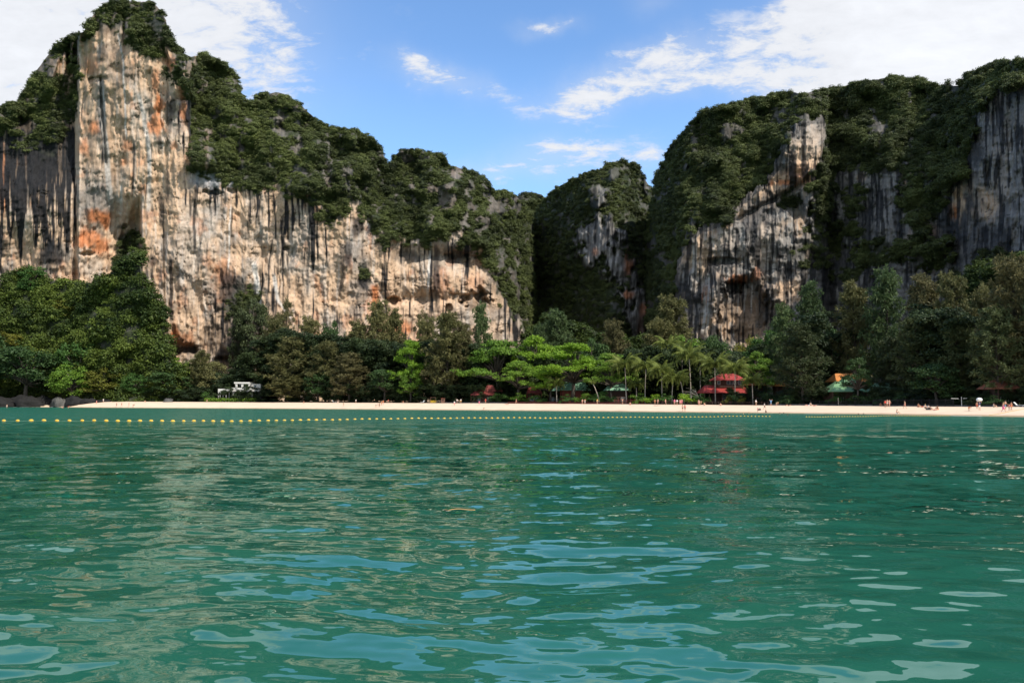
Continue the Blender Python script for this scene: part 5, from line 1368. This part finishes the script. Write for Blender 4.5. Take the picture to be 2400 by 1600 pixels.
FLB = ['the dark rocks at the left edge', 'the pale boulder at the left', 'the jungle covered sands at the left', 'the dark trees left of the white house', 'the white house', 'the massive olive casuarina right of the white house', 'the golden brown casuarina left of centre',
       'the yellow drinks stall', 'the tall golden olive casuarina', 'the red pavilion', 'the wide layered almond tree', 'the dark red bungalow', 'the large green roofed villa', 'the leftmost coconut palms', 'the bathers in orange', 'the man in the red shirt',
       'the left half of the restaurant', 'the right half of the restaurant', 'the gap right of the restaurant', 'the broad dark casuarina', 'the green corrugated pavilion', 'the pale green roofed bungalow', 'the iron picket fence']
def buoy_run(px0, px1, first_label):
    global fl
    px = px0; last = None; run = []
    while px < px1:
        py = interp(px, BL)+.35*math.sin(px*.05)+random.uniform(-.18, .18)
        p = water_at(px, py)
        sz = interp(px, [(0, .9), (600, .80), (1000, .74), (1400, .66), (1800, .56), (2280, .46)])
        if fl is None:
            o = link('swim_float', None); link('body', body_me, o); link('neck', neck_me, o); fl = o
        else: o = copy_tree(fl)
        o.location = p+Vector((0, 0, .05*sz)); o.scale = (sz,)*3
        d = (water_at(px+3, interp(px+3, BL))-p); o.rotation_euler = (random.uniform(-.5, .5), random.uniform(-.12, .12), random.uniform(-.35, .35)+math.atan2(0, 1))
        tag(o, 'yellow float on the swimming line off '+FLB[int(np.searchsorted(FLX, px))], 'buoy', 'yellow floats on the swimming area line')
        run.append(p+Vector((0, 0, .02)))
        px += interp(px, [(0, 32.5), (150, 30), (300, 26.5), (600, 20.5), (900, 16.3), (1200, 12.4), (1500, 10.3), (1800, 8.2), (1890, 6.6), (2000, 6.2), (2280, 5.8)])*random.uniform(.95, 1.05)
    rope_runs.append(run)
buoy_run(9, 1805, ''); buoy_run(1890, 2232, '')
for run, lab in zip(rope_runs, ('thin rope threading the long left run of yellow floats', 'thin rope threading the far right run of small floats')):
    tag(MB().tube(run, .007, 4).build('float_rope', M_rope), lab, 'rope')
p = [hit(a, b) for a, b in ((2318, 973), (2345, 969), (2375, 963), (2400, 958.5))]
tag(MB().tube([q+Vector((0, 0, .04)) for q in p], .03, 5).build('mooring_rope', M_yel), 'faded yellow mooring rope running up the sand at the right', 'rope')
# ------------------------------------------------------------------ people
def skin(name, joints, edges, rad, mat, lvl=1):
    names = list(joints); me = bpy.data.meshes.new('t')
    me.from_pydata([joints[k] for k in names], [(names.index(a), names.index(b)) for a, b in edges], [])
    o = bpy.data.objects.new('t', me); COL.objects.link(o)
    sk = o.modifiers.new('s', 'SKIN'); sk.use_smooth_shade = True
    for k, v in zip(names, me.skin_vertices[0].data):
        rr = rad[k]; v.radius = rr if isinstance(rr, tuple) else (rr, rr)
    me.skin_vertices[0].data[0].use_root = True
    s = o.modifiers.new('u', 'SUBSURF'); s.levels = s.render_levels = lvl
    dg = bpy.context.evaluated_depsgraph_get()
    res = bpy.data.meshes.new_from_object(o.evaluated_get(dg)); res.name = name
    bpy.data.objects.remove(o); bpy.data.meshes.remove(me)
    res.materials.clear(); res.materials.append(mat); return res
M_skin = simple('skin', (.58, .33, .22), .6, .08, 4); M_tan = simple('tanned_skin', (.40, .20, .12), .6, .08, 4); M_brownskin = simple('brown_skin', (.20, .10, .06), .6, .08, 4)
M_hair = simple('dark_hair', (.03, .02, .015), .6, .2, 20); M_blond = simple('fair_hair', (.35, .24, .10), .6, .2, 20)
CL = {k: simple('cloth_'+k, c, .8, .1, 5) for k, c in dict(white=(.72, .72, .70), black=(.02, .02, .024), red=(.62, .035, .03), pink=(.75, .10, .30), orange=(.70, .20, .05), blue=(.08, .30, .55), navy=(.03, .04, .12), khaki=(.32, .27, .17), grey=(.25, .25, .25), green=(.08, .18, .08), yellow=(.6, .4, .05), rose=(.65, .25, .25)).items()}
def base():
    return {'pel': (0, 0, .94), 'wai': (0, 0, 1.08), 'che': (0, .01, 1.27), 'nec': (0, .01, 1.44), 'jaw': (0, -.015, 1.53), 'hd': (0, -.01, 1.62),
            'hl': (-.09, 0, .90), 'kl': (-.10, -.01, .50), 'al': (-.10, .02, .09), 'tl': (-.11, -.13, .035), 'hr': (.09, 0, .90), 'kr': (.10, -.01, .50), 'ar': (.10, .02, .09), 'tr': (.11, -.13, .035),
            'sl': (-.17, .01, 1.38), 'el': (-.24, .02, 1.11), 'wl': (-.26, -.05, .87), 'fl': (-.26, -.08, .77), 'sr': (.17, .01, 1.38), 'er': (.24, .02, 1.11), 'wr': (.26, -.05, .87), 'fr': (.26, -.08, .77)}
ED = [('pel', 'wai'), ('wai', 'che'), ('che', 'nec'), ('nec', 'jaw'), ('jaw', 'hd'), ('pel', 'hl'), ('hl', 'kl'), ('kl', 'al'), ('al', 'tl'), ('pel', 'hr'), ('hr', 'kr'), ('kr', 'ar'), ('ar', 'tr'),
      ('che', 'sl'), ('sl', 'el'), ('el', 'wl'), ('wl', 'fl'), ('che', 'sr'), ('sr', 'er'), ('er', 'wr'), ('wr', 'fr')]
RD = {'pel': (.14, .10), 'wai': (.12, .09), 'che': (.14, .10), 'nec': .055, 'jaw': (.07, .08), 'hd': (.085, .10), 'hl': .085, 'kl': .055, 'al': .038, 'tl': .032, 'hr': .085, 'kr': .055, 'ar': .038, 'tr': .032,
      'sl': .055, 'el': .038, 'wl': .026, 'fl': .03, 'sr': .055, 'er': .038, 'wr': .026, 'fr': .03}
def posed(ov):
    j = base(); j.update(ov); return j
def shift(j, keys, d): 
    for k in keys: j[k] = tuple(a+b for a, b in zip(j[k], d))
UP = ['wai', 'che', 'nec', 'jaw', 'hd', 'sl', 'el', 'wl', 'fl', 'sr', 'er', 'wr', 'fr']
POSE = {}
POSE['stand'] = posed({})
POSE['walk'] = posed({'kl': (-.09, -.20, .52), 'al': (-.10, -.30, .12), 'tl': (-.10, -.44, .10), 'kr': (.10, .08, .50), 'ar': (.10, .34, .14), 'tr': (.10, .26, .03), 'wl': (-.24, .12, .90), 'fl': (-.24, .14, .80), 'wr': (.24, -.22, .92), 'fr': (.24, -.28, .84)})
POSE['side_walk'] = {k: (v[1], -v[0], v[2]) for k, v in POSE['walk'].items()}
POSE['arms_up'] = posed({'el': (-.40, 0, 1.50), 'wl': (-.30, -.05, 1.72), 'fl': (-.24, -.05, 1.78), 'er': (.40, 0, 1.50), 'wr': (.30, -.05, 1.72), 'fr': (.24, -.05, 1.78)})
POSE['hips'] = posed({'el': (-.36, .06, 1.14), 'wl': (-.19, -.04, 1.0), 'fl': (-.14, -.06, .96), 'er': (.30, -.16, 1.16), 'wr': (.10, -.32, 1.30), 'fr': (.04, -.36, 1.34)})
POSE['bend'] = posed({'wai': (.12, 0, 1.02), 'che': (.30, 0, 1.10), 'nec': (.46, 0, 1.12), 'jaw': (.53, -.02, 1.07), 'hd': (.60, -.01, 1.02), 'sl': (.40, -.17, 1.08), 'el': (.42, -.18, .80), 'wl': (.50, -.14, .56), 'fl': (.52, -.13, .47), 'sr': (.40, .17, 1.08), 'er': (.42, .18, .80), 'wr': (.50, .14, .56), 'fr': (.52, .13, .47)})
POSE['sit'] = posed({'pel': (0, .10, .12), 'wai': (0, .14, .26), 'che': (0, .12, .46), 'nec': (0, .06, .62), 'jaw': (0, .01, .70), 'hd': (0, 0, .79), 'hl': (-.09, .06, .12), 'kl': (-.13, -.30, .46), 'al': (-.12, -.52, .08), 'tl': (-.12, -.66, .04), 'hr': (.09, .06, .12), 'kr': (.13, -.30, .46), 'ar': (.12, -.52, .08), 'tr': (.12, -.66, .04),
                      'sl': (-.17, .10, .56), 'el': (-.24, -.10, .40), 'wl': (-.10, -.30, .44), 'fl': (-.03, -.34, .45), 'sr': (.17, .10, .56), 'er': (.24, -.10, .40), 'wr': (.10, -.30, .44), 'fr': (.03, -.34, .45)})
POSE['lie'] = posed({'pel': (0, 0, .12), 'wai': (.15, 0, .14), 'che': (.34, 0, .17), 'nec': (.50, 0, .22), 'jaw': (.58, 0, .29), 'hd': (.66, 0, .36), 'hl': (-.04, -.09, .11), 'kl': (-.42, -.10, .22), 'al': (-.80, -.10, .06), 'tl': (-.86, -.10, .17), 'hr': (-.04, .09, .11), 'kr': (-.40, .10, .36), 'ar': (-.68, .10, .06), 'tr': (-.80, .10, .05),
                      'sl': (.44, -.17, .18), 'el': (.50, -.30, .10), 'wl': (.26, -.34, .08), 'fl': (.18, -.34, .07), 'sr': (.44, .17, .18), 'er': (.50, .30, .10), 'wr': (.26, .34, .08), 'fr': (.18, .34, .07)})
def lerp3(a, b, t): return tuple(x+(y-x)*t for x, y in zip(a, b))
PM = {}
for nm, j in POSE.items():
    body = skin('body', j, ED, RD, M_skin, 1)
    g = dict(pel=j['pel'], wai=j['wai'], che=j['che'], sl=j['sl'], sr=j['sr'], ml=lerp3(j['sl'], j['el'], .6), mr_=lerp3(j['sr'], j['er'], .6))
    shirt = skin('shirt', g, [('pel', 'wai'), ('wai', 'che'), ('che', 'sl'), ('che', 'sr'), ('sl', 'ml'), ('sr', 'mr_')], dict(pel=(.155, .12), wai=(.145, .115), che=(.165, .125), sl=.075, sr=.075, ml=.062, mr_=.062), CL['white'])
    g = dict(wai=lerp3(j['pel'], j['wai'], .3), pel=j['pel'], hl=j['hl'], hr=j['hr'], ml=lerp3(j['hl'], j['kl'], .7), mr_=lerp3(j['hr'], j['kr'], .7))
    shorts = skin('shorts', g, [('wai', 'pel'), ('pel', 'hl'), ('pel', 'hr'), ('hl', 'ml'), ('hr', 'mr_')], dict(wai=(.135, .105), pel=(.15, .12), hl=.105, hr=.105, ml=.085, mr_=.085), CL['black'])
    g = dict(pel=j['pel'], hl=j['hl'], hr=j['hr'], ml=lerp3(j['hl'], j['kl'], .25), mr_=lerp3(j['hr'], j['kr'], .25))
    brief = skin('swim_briefs', g, [('pel', 'hl'), ('pel', 'hr'), ('hl', 'ml'), ('hr', 'mr_')], dict(pel=(.15, .11), hl=.095, hr=.095, ml=.09, mr_=.09), CL['black'])
    top = skin('bikini_top', dict(a=lerp3(j['wai'], j['che'], .7), b=lerp3(j['che'], j['nec'], .2)), [('a', 'b')], dict(a=(.145, .11), b=(.15, .115)), CL['red'])
    lo = lerp3(j['kl'], j['kr'], .5)
    dress = skin('dress', dict(che=j['che'], wai=j['wai'], pel=j['pel'], lo=lo), [('che', 'wai'), ('wai', 'pel'), ('pel', 'lo')], dict(che=(.16, .12), wai=(.14, .11), pel=(.18, .15), lo=(.26, .22)), CL['pink'])
    h = j['hd']; hair = MB().ell((h[0], h[1]+.02, h[2]+.03), (.105, .11, .11), 10, 8).mesh('hair', M_hair, True)
    PM[nm] = dict(body=body, shirt=shirt, shorts=shorts, swim_briefs=brief, bikini_top=top, dress=dress, hair=hair)
def person(px, py, pose, wear, label, skinm=None, hair=None, rz=0., scale=1., water=None, z=0.):
    p = hit(px, py) if water is None else water_at(px, py)+Vector((0, 0, water))
    p.z += z
    o = tag(link('person', None, loc=p, rot=(0, 0, rz), scl=(scale,)*3), label, 'person', 'bathers and strollers on the beach')
    b = link('body', PM[pose]['body'], o)
    if skinm: b.material_slots[0].link = 'OBJECT'; b.material_slots[0].material = skinm
    hh = link('hair', PM[pose]['hair'], o)
    if hair: hh.material_slots[0].link = 'OBJECT'; hh.material_slots[0].material = hair
    for part, c in wear.items():
        q = link(part, PM[pose][part], o); q.material_slots[0].link = 'OBJECT'; q.material_slots[0].material = CL[c]
    return o
P_ = person
BR = 'swim_briefs'; BT = 'bikini_top'; SH = 'shirt'; SO = 'shorts'
P_(16, 955, 'stand', {BR: 'white'}, 'pale bather standing knee deep at the far left', water=-.35)
P_(147, 956, 'sit', {BR: 'red', BT: 'red'}, 'bather in red sitting in the shallows left of the other red one', water=-.1)
P_(160, 956.5, 'bend', {BR: 'red', SH: 'red'}, 'bather in red bending at the tip of the sand', water=-.1, scale=.8)
P_(226, 947, 'stand', {SO: 'red', SH: 'rose'}, 'person in red standing at the end of the red kayak')
P_(242, 942.5, 'stand', {SH: 'white', SO: 'white'}, 'person all in white at the left end of the sands')
P_(273, 953, 'stand', {BR: 'navy'}, 'sunburnt bather standing at the left waterline', M_tan)
P_(285, 952.5, 'walk', {BR: 'red'}, 'slim bather walking just right of the sunburnt one', M_tan, scale=.9)
P_(302, 953, 'stand', {BR: 'white', BT: 'white'}, 'fair bather standing left of the crouching one')
P_(312, 954, 'bend', {BR: 'black'}, 'dark outlined bather bending at the left waterline', M_tan)
P_(340, 942, 'sit', {BR: 'orange'}, 'person sitting at the dark tree line near the left')
P_(712, 944, 'sit', {BR: 'red'}, 'small reddish figure seated under the low olive boughs', M_tan)
P_(485, 943, 'stand', {SO: 'khaki', SH: 'rose'}, 'distant person standing before the hedge of the white house', scale=.8)
P_(792, 944, 'sit', {SH: 'white', SO: 'white'}, 'person in white seated beside the reclined deck chair')
P_(805, 953, 'walk', {SH: 'khaki', SO: 'black'}, 'person walking alone on the open sand left of centre', rz=1.2)
P_(834, 944, 'stand', {SH: 'white', SO: 'grey'}, 'person in white top at the tree line left of centre', scale=.85)
P_(881, 954.5, 'bend', {SH: 'white', SO: 'khaki'}, 'person in a pale top bending over the sand')
P_(889, 955, 'walk', {SO: 'black'}, 'person right beside the bending one', M_tan)
P_(894, 950, 'stand', {BR: 'orange', BT: 'orange'}, 'bather in orange behind the bending pair', M_tan)
P_(898, 949, 'hips', {SH: 'orange', SO: 'rose'}, 'orange shirted person right of the bending pair')
P_(910, 944, 'stand', {SH: 'red', SO: 'grey'}, 'small figure in dull red in the tree shade', M_tan, scale=.8)
P_(945, 944, 'sit', {SH: 'orange', SO: 'grey'}, 'person seated in the shade left of the yellow stall', M_tan)
P_(1065, 951, 'stand', {'dress': 'rose', SH: 'white'}, 'woman in white top and pink skirt left of the trio')
P_(1071, 946, 'hips', {SH: 'white', SO: 'navy'}, 'man in white shirt and navy shorts in the middle of the trio')
P_(1080, 945, 'stand', {SH: 'white', SO: 'yellow'}, 'man in white shirt and yellow shorts at the right of the trio')
P_(1123, 949, 'walk', {SH: 'pink', SO: 'pink'}, 'child in pink below the red pavilion', scale=.85)
P_(1138, 945, 'hips', {SH: 'red', SO: 'red'}, 'person in red just right of the child in pink')
P_(1133, 961, 'bend', {BR: 'khaki'}, 'bather stooping at the waterline below the red pavilion', scale=.7)
P_(1188, 948, 'lie', {BR: 'red', BT: 'red'}, 'sunbather lying on the sand right of the red pavilion')
P_(1210, 946, 'walk', {BR: 'orange'}, 'bare chested man walking below the almond trees', rz=-1)
P_(1365, 947, 'stand', {BR: 'rose', BT: 'rose'}, 'woman in rose bikini, left of a pair below the lime green tree')
P_(1371, 947, 'hips', {SO: 'white'}, 'bare chested man beside the woman in rose bikini')
P_(1400, 947, 'stand', {SH: 'yellow', SO: 'khaki'}, 'person in yellow beside the slender sapling')
P_(1459, 947, 'arms_up', {SO: 'black'}, 'bare chested man in black shorts with raised arms')
P_(1477, 948.5, 'sit', {BR: 'red', BT: 'red'}, 'woman sitting right of the man with raised arms')
P_(1535, 947.5, 'stand', {BR: 'orange', BT: 'orange'}, 'woman in orange bikini behind the red towel', M_tan)
P_(1542, 947.5, 'walk', {BR: 'rose', BT: 'orange'}, 'woman walking right of the orange bikini')
P_(1560, 948, 'walk', {SO: 'rose'}, 'bare chested man walking alone left of the big group', rz=.8)
P_(1581, 949, 'stand', {SH: 'pink', SO: 'rose'}, 'person in pink shirt at the left of the big group')
P_(1587, 950, 'hips', {SO: 'black', SH: 'white'}, 'person in white shirt and black shorts in the big group')
P_(1594, 949, 'stand', {'dress': 'rose'}, 'woman in rose dress in the big group')
P_(1598, 949, 'walk', {SH: 'rose', SO: 'pink'}, 'woman in pink at the right of the big group')
P_(1600, 963.5, 'stand', {SO: 'black', BT: 'black'}, 'woman in black bikini top and dark shorts standing by the water', hair=M_blond)
P_(1605.5, 964.5, 'stand', {SH: 'red', SO: 'black'}, 'man in red shirt and black shorts standing by the water')
P_(1640, 950, 'bend', {BR: 'khaki'}, 'bather stooping in front of the restaurant railing', hair=M_blond)
P_(1638, 950.5, 'stand', {SO: 'rose'}, 'bare chested man standing next to the stooping bather')
P_(1651, 950, 'sit', {BR: 'white'}, 'bather sitting just right of the stooping one')
P_(1689, 951, 'sit', {BR: 'white', BT: 'white'}, 'bather sitting before the restaurant')
P_(1772, 951, 'walk', {SH: 'white', SO: 'khaki'}, 'man in white shirt and khaki shorts right of the restaurant', rz=.6)
P_(1792, 960, 'side_walk', {SH: 'white', SO: 'black'}, 'runner in white top and black shorts on the open sand', rz=math.pi)
P_(1776, 966, 'stand', {SO: 'grey', SH: 'rose'}, 'small child standing by the water left of the runner', M_tan, scale=.62)
P_(1795, 967, 'sit', {SH: 'black', SO: 'black'}, 'child in black crouching at the waterline below the runner', M_brownskin, scale=.7)
P_(1807, 951.5, 'arms_up', {SH: 'blue', SO: 'blue'}, 'person in light blue shirt shading the eyes with raised arms')
P_(1820, 951.5, 'bend', {BR: 'khaki'}, 'bather stooping right of the blue shirted person', hair=M_blond, scale=.85)
P_(1848, 951, 'lie', {BR: 'black'}, 'person lying in the shade under the broad dark casuarina', M_tan)
P_(1874, 949, 'sit', {SH: 'red', SO: 'black'}, 'person in red seated deep in the casuarina shade', M_tan)
P_(1893, 951, 'lie', {SH: 'white', SO: 'rose'}, 'person in white lying at the shade edge')
P_(1900, 950.5, 'sit', {SH: 'white', SO: 'grey'}, 'person in white sitting right behind the lying one')
P_(1908, 951.5, 'lie', {BR: 'rose'}, 'sunbather lying farthest right under the broad casuarina')
P_(2064, 951.5, 'sit', {BR: 'orange'}, 'sunburnt person sitting left of the standing trio', M_tan)
P_(2075, 955.5, 'stand', {SH: 'red', SO: 'black'}, 'man in red top and black trousers at the left of the standing trio', M_tan)
P_(2080, 953.5, 'hips', {BR: 'white', BT: 'white'}, 'woman in pale bikini in the standing trio')
P_(2085, 954, 'walk', {BR: 'rose', BT: 'rose'}, 'woman walking at the right of the standing trio')
P_(2103, 970, 'sit', {BR: 'white', BT: 'white'}, 'bather kneeling at the waterline below the iron fence', rz=1)
P_(2121, 958, 'side_walk', {BR: 'rose', BT: 'white'}, 'pale woman standing alone before the iron fence')
P_(2153, 954, 'sit', {BR: 'red'}, 'left one of two reddish sunbathers by the white and black group', M_tan)
P_(2161, 954, 'lie', {BR: 'red', BT: 'red'}, 'right one of two reddish sunbathers by the white and black group', M_tan)
P_(2169, 957, 'sit', {SH: 'white', SO: 'black'}, 'left of two seated people in white tops and black', hair=M_blond)
P_(2177, 958.5, 'sit', {SH: 'white', SO: 'black'}, 'right of two seated people in white tops and black', rz=.5)
P_(2197, 960, 'sit', {BR: 'orange'}, 'sunburnt woman sitting right of the white and black group', M_tan, rz=-1.2)
P_(2190, 961, 'lie', {BR: 'rose'}, 'sunbather lying flat beside the sunburnt woman')
P_(2271, 963.5, 'bend', {SH: 'orange', SO: 'orange'}, 'child in orange stooping on the open sand', scale=.75)
P_(2290, 958, 'stand', {SO: 'red'}, 'bare legged person in red shorts just left of the white bundle', M_tan, scale=.8)
c = P_(2296, 962, 'arms_up', {SH: 'navy', SO: 'white'}, 'person in a dark top carrying a big round white bundle overhead')
P_(2330, 955, 'sit', {SH: 'grey', SO: 'khaki'}, 'person in grey seated at the shade edge on the right', rz=.8)
P_(2352, 966, 'side_walk', {'dress': 'pink'}, 'woman in bright pink dress striding across the sand', hair=M_blond, rz=math.pi)
P_(2357, 961, 'walk', {SO: 'blue'}, 'bare chested man just behind the woman in pink')
P_(2366, 961.5, 'bend', {SO: 'rose'}, 'dark tanned man bending forward at the right', M_brownskin, rz=math.pi)
P_(2371, 962, 'walk', {BR: 'orange'}, 'tanned bather right of the bending man', M_tan, scale=.9)
# round white bundle
q = hit(2296, 962); tag(MB().ell((0, 0, 0), (.55, .4, .36), 14, 10).build('round_bundle', CL['white'], loc=q+Vector((0, -.05, 2.0)), smooth=True), 'big round white bundle held overhead by a person in a dark top', 'bundle')
# bags of the seated group
for px, py, lab in ((2174, 960, 'left black beach bag between the seated people in white'), (2181, 960, 'right black beach bag beside the seated people in white'), (1780, 961, 'small dark bag on the sand left of the runner')):
    q = hit(px, py); o = tag(link('beach_bag', None, loc=q), lab, 'bag', 'bags on the sand')
    MB().box(-.3, .3, -.15, .15, 0, .36).build('body', CL['black'], o); MB().tube([(-.15, 0, .36), (-.1, 0, .55), (.1, 0, .55), (.15, 0, .36)], .02, 5).build('handle', CL['black'], o)
q = hit(1540, 950.5); m = MB(); n = 8
for i in range(n+1):
    for jx in (0, 1): m.v.append((-.9+1.8*i/n, -.45+.9*jx, .05+.03*math.sin(i*1.7+jx)))
for i in range(n): m.f.append((2*i, 2*i+2, 2*i+3, 2*i+1))
b0 = len(m.v); m.v += [(x, y, z-.03) for x, y, z in m.v]; m.f += [tuple(b0+i for i in f)[::-1] for f in m.f[:n]]
tag(m.build('beach_towel', CL['red'], loc=q), 'red towel spread on the sand before the orange bikini', 'towel')
# swimmers, only head and shoulders above the water
for px, py, s_, hm, lab in ((1695, 971, M_tan, M_hair, 'swimmer with sunburnt face off the restaurant'), (1742, 970.5, M_skin, M_blond, 'fair swimmer between the sunburnt one and the runner'), (1755, 969.5, M_skin, M_blond, 'fair swimmer close inshore below the runner'),
                            (1828, 970, M_skin, M_hair, 'leftmost of three swimmers off the broad dark casuarina'), (1837, 970, M_brownskin, M_hair, 'middle of three swimmers off the broad dark casuarina'), (1846, 974, M_brownskin, M_hair, 'nearest of three swimmers off the broad dark casuarina'),
                            (2012, 972, M_brownskin, M_hair, 'left of two dark haired swimmers off the green pavilion'), (2024, 971.5, M_brownskin, M_hair, 'right of two dark haired swimmers off the green pavilion')):
    P_(px, py, 'stand', {}, lab, s_, hm, water=-1.42)
